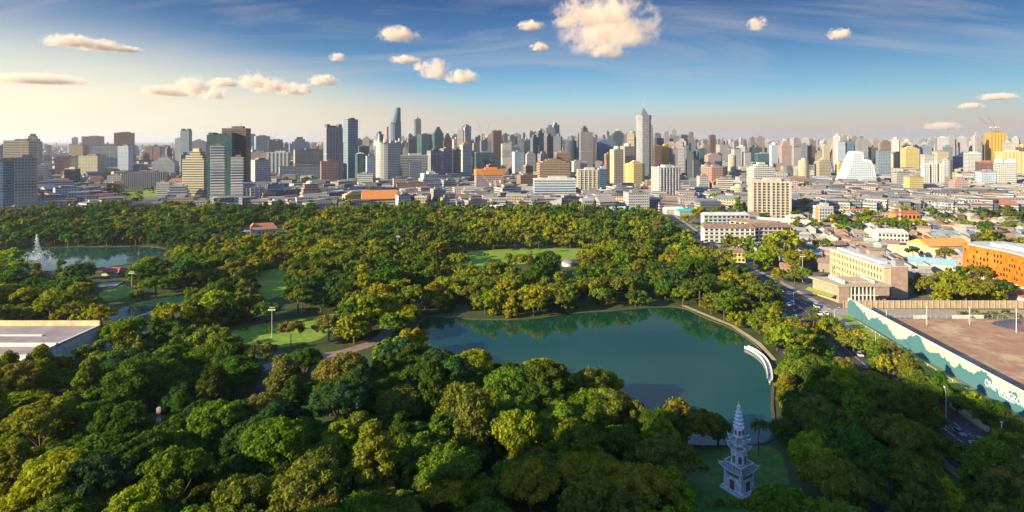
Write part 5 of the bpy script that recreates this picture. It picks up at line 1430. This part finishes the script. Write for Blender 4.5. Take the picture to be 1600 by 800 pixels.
FIX = [(-44, 238, 1.35, 'yellow green', 2), (-70, 255, 1.4, 'yellow green', 3), (-66, 270, 1.5, 'yellow green', 2), (-62, 285, 1.4, 'yellow green', 3), (-66, 301, 1.45, 'yellow green', 4), (-47, 228, 1.2, 'yellow green', 3), (-38, 224, 1.2, 'green', 2), (52, 172, 1.3, 'olive', 2), (61, 170.5, .95, 'green', 4), (43, 168, 1.1, 'dark green', 3), (36, 176, 1.1, 'green', 4), (34, 199, 1.1, 'yellow green', 4), (27, 193, 1.1, 'olive', 3),
       (-82, 258, 1.1, 'rusty olive', 0), (-96, 250, .9, 'rusty olive', 1), (207, 438, 1.9, 'yellow green', 3), (124, 195, 1.0, 'yellow green', 2), (148, 238, .85, 'yellow green', 4), (143, 208, .85, 'yellow green', 2), (128, 181, .9, 'green', 3), (149, 186, .8, 'yellow green', 8), (-74, 172, 1.1, 'rusty olive', 0)]
FIXK = {(a, b): (s, t, k) for a, b, s, t, k in FIX}
X = np.concatenate([X[~np.array([any((x - f[0]) ** 2 + (y - f[1]) ** 2 < 25 for f in FIX) for x, y in zip(X, Y)])], []]) if False else X
kp = np.array([not any((x - f[0]) ** 2 + (y - f[1]) ** 2 < (6 * f[2]) ** 2 * .5 for f in FIX) for x, y in zip(X, Y)])
X = np.concatenate([X[kp], [f[0] for f in FIX]]); Y = np.concatenate([Y[kp], [f[1] for f in FIX]]); o_ = np.argsort(Y); X, Y = X[o_], Y[o_]
far_spec = []
placed = []
for x, y in zip(X, Y):
    x, y = float(x), float(y)
    k = int(rg.integers(14)); tone = tone_of(x, y); s = float(rg.uniform(.78, 1.32)); hs = float(rg.uniform(.82, 1.12))
    fx = FIXK.get((round(x, 3), round(y, 3)))
    if fx: s, tone, k = fx[0], fx[1], fx[2]; hs = 1.0
    px, py = pix(x, y, 8); topy = HY + F * (H - 14 * s) / y
    inview = -30 < px < 1630 and topy < 830
    if y < 128: s *= .9
    shore = inpoly([x], [y], grown(LAKE, 9))[0] or ((x - PAGODA[0]) ** 2 + (y - PAGODA[1]) ** 2 < 400)
    if shore and not fx: s = min(s, .95 if (y > 225 or x > 40) else 1.25)
    if x > 118 and y < 300 and not fx: s = min(s, .8)
    if made < quota and inview:
        r, sh, rad, us = near_protos[k]
        if us[0]: r = copy_tree(r)
        us[0] = True; made += 1
        r.location = (x, y, -2.4 * s if shore or rg.random() < .3 else -.5); r.rotation_euler = (0, 0, float(rg.uniform(0, math.tau))); r.scale = (s * float(rg.uniform(.88, 1.14)), s * float(rg.uniform(.88, 1.14)), s * hs)
        base = TONES[tone]; j = rg.uniform(.85, 1.18, 3)
        for ch in r.children:
            if ch.name.startswith('crown'): ch.color = (base[0] * j[0], base[1] * j[1], base[2] * j[2], 1)
        szw = 'large' if s > 1.1 else 'small' if s < .85 else 'mid-sized'; shw = {'umbrella': 'flat-topped', 'lobed': 'bushy', 'round': 'round', 'tall': 'tall narrow'}[sh]
        tree_items.append([r, f"{szw} {shw} {tone} tree", px, py])
    elif made < quota and not inview: continue
    else: far_spec.append((x, y, s, hs, tone, SHAPES[k % 6]))
word_all(tree_items, MARKS)
for r, sh, rad, us in near_protos:
    if not us[0]:
        for ch in list(r.children): bpy.data.objects.remove(ch)
        bpy.data.objects.remove(r)
# the far wood: one object
var_m, var_f = [], []
for i in range(12):
    sh = SHAPES[i % 6]; rad = 6.0 if sh != 'tall' else 4.4; hg = {'umbrella': 6.0, 'lobed': 9.0, 'round': 9.5, 'tall': 13.0}[sh]; z0 = {'umbrella': 6.5, 'lobed': 3.5, 'round': 3.2, 'tall': 2.0}[sh]
    var_m.append(crown_np(rg, rad, hg, z0, 36, 36, .50, sh)); var_f.append(crown_np(rg, rad, hg, z0, 17, 14, .95, sh))
Qs, Ts, Cq, Ct = [], [], [], []
tk = MB()
for i, (x, y, s, hs, tone, sh) in enumerate(far_spec):
    idx = [j for j in range(12) if SHAPES[j % 6] == sh]; v = (var_m if y < 430 else var_f)[idx[i % len(idx)]]
    a = rg.uniform(0, math.tau); c, sn = math.cos(a), math.sin(a)
    Mx = np.array(((c * s, -sn * s, 0), (sn * s, c * s, 0), (0, 0, s * hs))); off = np.array((x, y, -2.6 * s if (i % 3 or (y < 360 and x > -60)) else -.3))
    base = np.array(TONES[tone]) * rg.uniform(.85, 1.18, 3)
    Qs.append(v[0] @ Mx.T + off); Ts.append(v[1] @ Mx.T + off)
    Cq.append(np.tile(base, (len(v[0]), 1))); Ct.append(np.tile(base, (len(v[1]), 1)))
    if y < 520: tk.bar((x, y, 0), (x, y, 7 * s), .35 * s, 4, r2=.25 * s)
me = np_mesh('woodland', np.concatenate(Qs), np.concatenate(Ts), m_leaft, np.concatenate(Cq), np.concatenate(Ct))
wood = bpy.data.objects.new('woodland', me); COL.objects.link(wood)
tag(wood, "far wood of mixed green crowns filling the park up to the city edge", 'wood', kind='stuff')
o = tk.build('trunk', M['bark'], wood)
print('trees', made, len(far_spec), 'quads', sum(len(q) for q in Qs))
# palms
pp = [palm_proto(9.5, 1), palm_proto(12, 2), palm_proto(7.5, 3)]
spots = [(1185, 712, 'at the pagoda lawn by the water'), (1242, 560, 'among the lit bank trees'), (335, 440, 'behind the long lawn'), (352, 446, 'behind the long lawn'), (372, 441, 'behind the long lawn'), (385, 450, 'behind the long lawn'),
         (842, 396, 'on the central lawn'), (508, 452, 'in the middle of the wood'), (523, 398, 'beyond the orange crowns'), (122, 392, 'on the pond far bank'), (143, 390, 'on the pond far bank'), (460, 420, 'beside the small lit lawn'), (1285, 640, 'beside the shaded drive')]
pit = []
for i, (px, py, wds) in enumerate(spots):
    r = pp[i] if i < 3 else copy_tree(pp[i % 3]); x, y = G(px, py); r.location = (x, y, 0); r.rotation_euler = (0, 0, i * 1.3)
    r['label'] = f"{['slim', 'tall', 'short'][i % 3]} palm {wds}" + (f", {['first', 'second', 'third', 'fourth'][[s[2] for s in spots[:i]].count(wds)]} from the left" if [s[2] for s in spots].count(wds) > 1 else '')

# ---------------------------------------------------------------- cars
def car_proto(colr, kind):
    r = empty('car', (0, 0, 0), 0, None, 'car', 'cars along the road')
    L, Wd, Ht = (4.5, 1.8, .82) if kind != 'van' else (4.9, 1.9, 1.0)
    mp_ = plain('car_paint', colr, .3, .03, .5)
    q = MB(); sec = [(-L/2, .35, .62), (-L/2 + .15, .28, .85), (-L/2 + 1.1, .25, .92), (L/2 - 1.2, .25, .95), (L/2 - .1, .28, .85), (L/2, .35, .6)]
    ws = [Wd * .88, Wd * .96, Wd, Wd, Wd * .95, Wd * .86]
    for i in range(5):
        (y0, a0, b0), (y1, a1, b1) = sec[i], sec[i + 1]; w0, w1 = ws[i] / 2, ws[i + 1] / 2
        for s in (1, -1): q.quad([(s * w0, y0, a0), (s * w1, y1, a1), (s * w1, y1, b1), (s * w0, y0, b0)])
        q.quad([(-w0, y0, b0), (w0, y0, b0), (w1, y1, b1), (-w1, y1, b1)]); q.quad([(-w0, y0, a0), (-w1, y1, a1), (w1, y1, a1), (w0, y0, a0)])
    for k in (0, 5): q.quad([(-ws[k]/2, sec[k][0], sec[k][1]), (ws[k]/2, sec[k][0], sec[k][1]), (ws[k]/2, sec[k][0], sec[k][2]), (-ws[k]/2, sec[k][0], sec[k][2])])
    cy0, cy1 = (-.9, 1.5) if kind != 'van' else (-1.6, 2.1); t0, t1 = (-.35, 1.0) if kind != 'van' else (-1.0, 1.95); zr = 1.45 if kind != 'van' else 1.85
    q.prism(rect(0, (t0 + t1) / 2, Wd * .74, t1 - t0), zr - .03, zr + .03, bot=True)
    q.build('body', mp_, r)
    q = MB(); q.prism([(-Wd * .46, cy0), (Wd * .46, cy0), (Wd * .46, cy1), (-Wd * .46, cy1)], .92, zr - .03, top=[(-Wd * .37, t0), (Wd * .37, t0), (Wd * .37, t1), (-Wd * .37, t1)]); q.build('window', M['glass'], r)
    w_ = None
    for sx in (-1, 1):
        for sy in (-1.35, 1.4):
            if w_ is None:
                q = MB(); q.cyl(0, 0, -.12, .33, .24, n=12, cap=True); w_ = q.build('wheel', M['dark'], r); o = w_
                q = MB(); q.cyl(0, 0, -.13, .19, .26, n=10, cap=True); q.build('rim', M['metal'], w_)
            else: o = copy_tree(w_, r)
            o.location = (sx * (Wd / 2 - .1), sy, .33); o.rotation_euler = (0, R(90), 0)
    for sx in (-1, 1):
        q = MB(); q.box(sx * Wd * .34, -L/2 - .0, .55, .34, .08, .16); q.build('headlight', M['white'], r)
        q = MB(); q.box(sx * Wd * .34, L/2 + .0, .6, .34, .08, .16); q.build('taillight', M['red'], r)
    return r
cols = [('white', (.75, .76, .78)), ('silver', (.45, .47, .5)), ('black', (.03, .03, .035)), ('pale blue', (.35, .5, .62)), ('dark red', (.3, .03, .03)), ('grey', (.2, .21, .22))]
cp = [car_proto(c, 'van' if i == 3 else 'car') for i, (n, c) in enumerate(cols)]
cu_ = [False] * 6; car_items = []; cr = random.Random(12); taken = []
lanes = (-8.4, -4.6, -2.2, 2.4, 5.2, 8.6)
RL_ = np.array(ROADC)
for i in range(74):
    for _ in range(20):
        y = 120 + 400 * cr.random() ** 1.3; ln = cr.choice(lanes)
        j = int(np.argmin(np.abs(RL_[:, 1] - y))); j = min(max(j, 1), len(RL_) - 2); d = RL_[j + 1] - RL_[j - 1]; d /= np.linalg.norm(d)
        t = (y - RL_[j][1]) / d[1]; x = RL_[j][0] + d[0] * t + d[1] * ln; yy = y - d[0] * ln
        if all((x - a) ** 2 + (yy - b) ** 2 > 36 or (abs(x - a) > 2.2 and abs(yy - b) < 6 and abs(x - a) > 2.2) for a, b in taken): break
    else: continue
    taken.append((x, yy)); k = cr.choice((0, 0, 1, 2, 3, 3, 4, 5, 0, 1))
    r = cp[k] if not cu_[k] else copy_tree(cp[k]); cu_[k] = True
    r.location = (x, yy, .03); r.rotation_euler = (0, 0, math.atan2(d[1], d[0]) - math.pi / 2 + (math.pi if ln < 0 else 0))
    px, py = pix(x, yy, 1); car_items.append([r, f"{cols[k][0]} {'van' if k == 3 else 'car'} on the road", px, py])
for k in range(6):
    if not cu_[k]:
        for ch in list(cp[k].children): bpy.data.objects.remove(ch)
        bpy.data.objects.remove(cp[k])
word_all(car_items, [(1450, 650, 'the gap in the street trees'), (1360, 590, 'the tall orange-lit street tree'), (1250, 460, 'the street corner'), (1540, 710, 'the street lamp over the cars'), (1150, 400, 'the bright yellow house')])

# ---------------------------------------------------------------- lamps, poles, masts
m_pole = plain('pole_grey', (.45, .45, .44), .5, .1, 1)
def lamp(px, py, h, arms, label, cat='street lamp', arm=2.6, rot=0):
    x, y = G(px, py); r = empty('street_lamp' if cat == 'street lamp' else 'floodlight_mast', (x, y, 0), R(rot), label, cat)
    q = MB(); q.bar((0, 0, 0), (0, 0, h), .13, 7, r2=.08); q.build('pole', m_pole, r)
    for s in arms:
        q = MB(); q.bar((0, 0, h - .1), (s * arm, 0, h + .5), .07, 5); ar = q.build('arm', m_pole, r)
        q = MB(); q.box(s * (arm + .4), 0, h + .42, 1.1, .4, .18, bot=True); q.build('lamp_head', M['white'], ar)
    return r
lamp(1240, 483, 9, (-1, 1), "double-armed street lamp at the street corner by the road", rot=10)
lamp(1478, 668, 11, (1,), "single-armed street lamp leaning over the cars", rot=60, arm=3)
lamp(1368, 562, 10, (1,), "street lamp among the trees left of the grass strip", rot=60)
lamp(1304, 512, 9, (-1, 1), "street lamp at the hoarding's far corner", rot=20)
for px, py, h, lb in ((1565, 703, 8, 'white pole standing on the grass strip near the lettering'), (1448, 508, 9, 'white pole in the dirt yard, first from the left'), (1515, 507, 8, 'white pole in the dirt yard, second from the left'), (1588, 520, 11, 'white pole in front of the puddle'), (1385, 507, 7, "white pole near the hoarding's far end"), (1367, 565, 6, 'white pole on the grass strip near the lit trees'), (1405, 580, 6, 'white pole halfway along the grass strip')):
    x, y = G(px, py); r = empty('utility_pole', (x, y, 0), 0, lb, 'pole')
    q = MB(); q.bar((0, 0, 0), (0, 0, h), .16, 7, r2=.1); q.build('shaft', M['white'], r); q = MB(); q.box(0, 0, h, .5, .5, .2); q.build('cap', M['white'], r)
def flood(px, py, h, label):
    x, y = G(px, py); r = empty('floodlight_mast', (x, y, 0), 0, label, 'floodlight')
    q = MB(); q.bar((0, 0, 0), (0, 0, h), .2, 7, r2=.12); q.build('pole', m_pole, r)
    q = MB(); q.box(0, 0, h, 3.4, .3, .3); q.box(0, 0, h + 1.0, 2.6, .3, .3); br = q.build('bracket', m_pole, r)
    for i in range(5):
        q = MB(); q.box(-1.4 + i * .7, -.3, h - .1, .5, .35, .55, bot=True); q.build('floodlight', M['white'], br)
flood(425, 527, 12.5, "floodlight mast at the edge of the long green lawn"); flood(206, 462, 13, "floodlight mast beside the red roofed pavilion"); flood(622, 398, 14, "floodlight mast rising from the middle wood")
flood(912, 344, 20, "tall lone mast above the far edge of the wood"); flood(1254, 440, 16, "tall lamp mast by the street bend")
def lattice(name, x, y, z0, h, w, m1, m2, label, cat, n=10):
    r = empty(name, (x, y, z0), 0, label, cat)
    for half, mm in ((0, m1), (1, m2)):
        q = MB()
        for i in range(n):
            if (i % 2) != half: continue
            a0, a1 = h * i / n, h * (i + 1) / n; w0, w1 = w * (1 - .5 * i / n) / 2, w * (1 - .5 * (i + 1) / n) / 2
            C0 = [(-w0, -w0), (w0, -w0), (w0, w0), (-w0, w0)]; C1 = [(-w1, -w1), (w1, -w1), (w1, w1), (-w1, w1)]
            for k in range(4):
                q.bar((*C0[k], a0), (*C1[k], a1), w * .07); q.bar((*C0[k], a0), (*C1[(k + 1) % 4], a1), w * .045); q.bar((*C1[k], a1), (*C1[(k + 1) % 4], a1), w * .045)
        q.build('mast_section', mm, r)
    return r
lattice('red_striped_mast', -100, 163, 0, 14.5, 1.2, M['red'], M['white'], "red and white striped mast sticking out of the tree crowns", 'mast')
x, y = G(1406, 366); lattice('radio_mast', x, y, 0, 24, 1.6, M['red'], M['white'], "thin red and white radio mast over the shanty roofs", 'mast', 12)
# tower cranes
def crane(px, py_base, zb, hmast, jib, ang, az, mat, label):
    D = F * H / (py_base - HY); x = (px - 800) / F * D
    r = empty('tower_crane', (x, D, zb), R(az), label, 'crane')
    q = MB(); w = 1.1; n = max(3, int(hmast / 4))
    for k in range(4):
        sx, sy = ((-1, -1), (1, -1), (1, 1), (-1, 1))[k]; q.bar((sx * w, sy * w, 0), (sx * w, sy * w, hmast), .28)
    for i in range(n):
        a0, a1 = hmast * i / n, hmast * (i + 1) / n
        q.bar((-w, -w, a0), (w, -w, a1), .2); q.bar((w, w, a0), (-w, w, a1), .2); q.bar((-w, w, a0), (-w, -w, a1), .2)
    q.build('mast', mat, r)
    q = MB(); q.box(0, 0, hmast, 3.4, 3, 3); q.build('cab', M['white'], r)
    q = MB(); c, s = math.cos(R(ang)), math.sin(R(ang)); E = (jib * c, 0, hmast + 2 + jib * s)
    q.bar((0, -.6, hmast + 2), (E[0], 0, E[2]), .3); q.bar((0, .6, hmast + 2), (E[0], 0, E[2]), .3); q.bar((0, 0, hmast + 4), (E[0] * .95, 0, E[2] * .97 + .8), .22)
    for i in range(10):
        t = i / 10; q.bar((E[0] * t, -.5, hmast + 2 + jib * s * t), (E[0] * (t + .07), 0, hmast + 4 + jib * s * t), .14)
    q.build('jib', mat, r)
    q = MB(); q.bar((0, 0, hmast + 2), (-9, 0, hmast + 3), .4); q.box(-8.5, 0, hmast, 3.4, 2.4, 2.8); q.build('counterweight', M['concrete'], r)
    q = MB(); q.bar((0, 0, hmast + 2), (-3, 0, hmast + 10), .3); q.bar((-3, 0, hmast + 10), (E[0] * .9, 0, hmast + 2 + jib * s * .9), .12); q.bar((-3, 0, hmast + 10), (-9, 0, hmast + 3), .12); q.build('tie_frame', mat, r)
m_cr = plain('crane_orange', (.70, .30, .06), .5, .1, 1)
crane(766, 308, 0, 19, 36, 48, 180, m_cr, "orange crane with its jib raised to the left over the building site")
crane(781, 306, 0, 22, 40, 58, 0, m_cr, "orange crane with its jib raised to the right over the building site")
m_cg = plain('crane_grey', (.25, .24, .25), .5, .1, 1)
for px, pb, zt, hm, jb, an, az, lb in ((423, 248, 84, 10, 55, 40, 0, "grey crane leaning right above the dark blocky tower"), (432, 248, 84, 8, 50, 25, 180, "low grey crane leaning left above the dark blocky tower"),
        (755, 264, 92, 10, 45, 68, 180, "thin crane rising steeply left over the dark blue tower"), (760, 264, 92, 12, 50, 75, 0, "thin crane rising steeply right over the dark blue tower"),
        (500, 262, 70, 8, 40, 55, 0, "tan crane by the reddish gridded block"), (1325, 270, 90, 8, 34, 70, 180, "orange crane on the deep blue tower"), (1548, 270, 118, 8, 50, 38, 180, "long crane leaning left on the golden tower"),
        (1556, 270, 118, 9, 42, 52, 180, "steeper second crane leaning left on the golden tower"), (1040, 262, 88, 8, 50, 70, 0, "thin crane behind the rounded gold tower"), (1478, 262, 80, 10, 45, 80, 0, "thin upright crane over the condominium row"), (982, 262, 95, 9, 40, 55, 0, "thin crane left of the tallest skyscraper")):
    crane(px, pb, zt, hm, jb, an, az, m_cr if 'orange' in lb or 'tan' in lb else m_cg, lb)
# fountain
x, y = G(57, 404); FT = empty('fountain', (x, y, 0), 0, "tall white fountain jet with a ring of sprays in the pond", 'fountain')
m_sp = bpy.data.materials.new('spray'); m_sp.use_nodes = True; ns, ls = m_sp.node_tree.nodes, m_sp.node_tree.links; b = ns['Principled BSDF']
b.inputs['Base Color'].default_value = (.85, .9, .95, 1); b.inputs['Roughness'].default_value = .6; b.inputs['Alpha'].default_value = .38
def spray(name, n, fn):
    P = []
    for i in range(n):
        c, s = fn(); v = np.array(c); t = rg.normal(size=3); t /= np.linalg.norm(t); u = np.cross(t, rg.normal(size=3)); u /= np.linalg.norm(u)
        P.append([v - t * s, v - u * s, v + t * s, v + u * s])
    o = bpy.data.objects.new(name, np_mesh(name, np.array(P), np.zeros((0, 3, 3)), m_sp)); COL.objects.link(o); o.parent = FT
def jet():
    t = rg.random(); return (rg.normal(0, .25 + 2.2 * (1 - t) ** 1.5) + (1 - t) * 1.5, rg.normal(0, .3 + 1.5 * (1 - t)), 18.5 * t), rg.uniform(.1, .45)
spray('jet', 900, jet)
def rng_j(k):
    def f():
        a = math.tau * k / 10; t = rg.random(); r_ = 2 + 9 * t; return (r_ * math.cos(a) + rg.normal(0, .3), r_ * math.sin(a) + rg.normal(0, .3), 20 * t * (1 - t) * .9 + .3), rg.uniform(.1, .32)
    return f
for k in range(10): spray('side_jet', 110, rng_j(k))
spray('splash', 500, lambda: ((rg.normal(0, 5.5), rg.normal(0, 5.5), abs(rg.normal(0, .7)) + .1), rg.uniform(.15, .5)))
# small shrubs on lawns and along the yard
def shrub_proto(i):
    Q, T_ = crown_np(rg, 1.5, 2.2, .1, 16, 40, .16, 'round')
    r = bpy.data.objects.new('shrub', np_mesh('shrub', Q, T_, m_leaf)); COL.objects.link(r); return r
sp_ = [shrub_proto(i) for i in range(3)]; sit = []
for i, (px, py, s) in enumerate([(1206, 778, 1.1), (1180, 770, .6), (1100, 735, .8)] + [(1500 + 8 * j, 492 + (j % 3) * 3, 1.0 + .3 * (j % 2)) for j in range(12)] + [(1110 + 14 * j, 792, .9) for j in range(5)] + [(725 + 34 * j, 398 + 4 * (j % 3), 1.6) for j in range(5)] + [(380 + 40 * j, 516 + 5 * (j % 2), 1.2) for j in range(4)]):
    o = sp_[i] if i < 3 else sp_[i % 3].copy()
    if i >= 3: COL.objects.link(o)
    x, y = G(px, py); o.location = (x, y, 0); o.scale = (s, s, s); c = TONES[TN[i % 4]]; o.color = (*c, 1)
    tag(o, None, 'shrub', 'shrubs on open ground'); sit.append([o, f"{'large' if s > 1.15 else 'small'} {TN[i % 4]} shrub", px, py])
word_all(sit, [(1153, 740, 'the white pagoda'), (1560, 500, 'the puddle'), (840, 395, 'the central lit lawn'), (425, 515, 'the long green lawn')])
# the tall block behind the photographer whose shadow lies over the near trees
u = Vector((-SUNV.x, -SUNV.y)).normalized(); pv = Vector((u.y, -u.x))
c0 = Vector((90, 189)) - u * 245; BC = c0 + pv * 52 - u * 20
B0 = empty('camera_side_tower', (BC.x, BC.y, 0), math.atan2(u.y, u.x), "grey tower outside the picture whose shadow covers the near trees", 'tower')
q = MB(); q.box(0, 0, 0, 40, 104, 114, m=0, mt=1); q.build('wall', [FC['grey'], M['roof']], B0); q = MB(); q.box(0, 0, 114, 12, 30, 4); q.build('plant_room', M['roof'], B0)

# ---------------------------------------------------------------- haze: one box of even, thin air
hm = bpy.data.materials.new('haze_air'); hm.use_nodes = True; ns, ls = hm.node_tree.nodes, hm.node_tree.links
for n in list(ns): ns.remove(n)
ho = ns.new('ShaderNodeOutputMaterial'); pv_ = ns.new('ShaderNodeVolumePrincipled')
pv_.inputs['Density'].default_value = 5e-5; pv_.inputs['Color'].default_value = (.86, .89, .95, 1); pv_.inputs['Anisotropy'].default_value = .35
ls.new(pv_.outputs[0], ho.inputs['Volume'])
HZT = 330.0
q = MB(); q.prism([(-big - 500, -3500), (big + 500, -3500), (big + 500, big + 500), (-big - 500, big + 500)], -1.2, HZT, bot=True)
hz_o = q.build('haze', hm); hz_o['kind'] = 'stuff'
hz_o['label'] = 'thin warm haze lying over the whole city'

# ---------------------------------------------------------------- cumulus clouds
cm = bpy.data.materials.new('cloud_vapour'); cm.use_nodes = True; ns, ls = cm.node_tree.nodes, cm.node_tree.links
for n in list(ns): ns.remove(n)
co_ = ns.new('ShaderNodeOutputMaterial'); vp = ns.new('ShaderNodeVolumePrincipled'); ls.new(vp.outputs[0], co_.inputs['Volume'])
tcx = ns.new('ShaderNodeTexCoord'); oi = ns.new('ShaderNodeObjectInfo')
at_ = ns.new('ShaderNodeAttribute'); at_.attribute_type = 'OBJECT'; at_.attribute_name = 'stretch'
stv = ns.new('ShaderNodeVectorMath'); stv.operation = 'MULTIPLY'; ls.new(tcx.outputs['Object'], stv.inputs[0]); ls.new(at_.outputs['Vector'], stv.inputs[1])
va = ns.new('ShaderNodeVectorMath'); va.operation = 'ADD'; ls.new(stv.outputs[0], va.inputs[0])
cr_ = ns.new('ShaderNodeCombineXYZ'); rn = mth(ns, ls, 'MULTIPLY', oi.outputs['Random'], 40.0)
for i in range(3): ls.new(rn, cr_.inputs[i])
ls.new(cr_.outputs[0], va.inputs[1])
nf = noise(ns, ls, 1.5, 10, .72, va.outputs[0])
ln_ = ns.new('ShaderNodeVectorMath'); ln_.operation = 'LENGTH'; ls.new(tcx.outputs['Object'], ln_.inputs[0])
shp = mth(ns, ls, 'SUBTRACT', 1.0, ln_.outputs['Value'])
sz_ = ns.new('ShaderNodeSeparateXYZ'); ls.new(tcx.outputs['Object'], sz_.inputs[0])
flat = ns.new('ShaderNodeMapRange'); flat.inputs['From Min'].default_value = -.5; flat.inputs['From Max'].default_value = -.3; ls.new(sz_.outputs[2], flat.inputs['Value'])
d0 = mth(ns, ls, 'ADD', mth(ns, ls, 'MULTIPLY', shp, 1.0), mth(ns, ls, 'MULTIPLY', mth(ns, ls, 'SUBTRACT', nf, .5), 4.3))
d1 = ns.new('ShaderNodeMapRange'); d1.inputs['From Min'].default_value = .28; d1.inputs['From Max'].default_value = .75; ls.new(d0, d1.inputs['Value'])
edge = ns.new('ShaderNodeMapRange'); edge.inputs['From Min'].default_value = .02; edge.inputs['From Max'].default_value = .2; ls.new(shp, edge.inputs['Value'])
dd = mth(ns, ls, 'MULTIPLY', mth(ns, ls, 'MULTIPLY', d1.outputs[0], flat.outputs[0]), edge.outputs[0])
at2 = ns.new('ShaderNodeAttribute'); at2.attribute_type = 'OBJECT'; at2.attribute_name = 'thick'
ls.new(mth(ns, ls, 'MULTIPLY', mth(ns, ls, 'MULTIPLY', dd, at2.outputs['Fac']), .0075), vp.inputs['Density'])
vp.inputs['Color'].default_value = (1, .86, .74, 1); vp.inputs['Anisotropy'].default_value = 0.0
cm.cycles.volume_step_rate = 1.0
CLOUDS = [(935, 55, 110, 88), (905, 25, 85, 56), (990, 48, 90, 84), (955, 20, 70, 50), (948, 80, 60, 34), (622, 55, 62, 26), (527, 90, 26, 15), (634, 94, 46, 14), (680, 112, 56, 36), (658, 106, 26, 18), (722, 122, 54, 26), (830, 41, 42, 18), (843, 74, 30, 16),
          (300, 138, 50, 36), (334, 148, 44, 24), (270, 144, 46, 22), (240, 142, 34, 18), (393, 128, 44, 34), (420, 136, 56, 28), (455, 141, 50, 22), (476, 140, 24, 20), (350, 130, 50, 16), (505, 127, 46, 20), (110, 66, 76, 22), (155, 73, 70, 20), (195, 78, 50, 10), (60, 125, 130, 16), (1312, 54, 36, 22), (1183, 40, 30, 26), (1472, 198, 50, 14), (1560, 152, 54, 12), (1517, 166, 34, 10)]
big_ico = bpy.data.meshes.new('cloud')
bm_v = ICO.tolist(); big_ico.from_pydata([(x * 1.25, y * 1.25, z * 1.25) for x, y, z in bm_v], [], [tuple(int(i) for i in f) for f in ICOF]); big_ico.materials.append(cm)
for i, (px, py, w, h) in enumerate(CLOUDS):
    el = (HY - py) / F; D = min(1500 / el, 34000); z = H + el * D
    o = bpy.data.objects.new('cloud', big_ico); COL.objects.link(o)
    o.location = ((px - 800) / F * D, D, z); sx = w / F * D / 2 * 1.25; sz = h / F * D / 2 * 1.35
    o.scale = (sx, sx * .8, sz); o['stretch'] = (sx / sz, sx * .8 / sz, 1.0); o['thick'] = 260.0 / sz
    tag(o, f"{'big puffy lit' if w > 140 and h > 60 else 'small warm'} cloud", 'cloud', 'cumulus clouds', 'stuff')
SC.cycles.volume_max_steps = 128
SC.cycles.volume_step_rate = 1.0
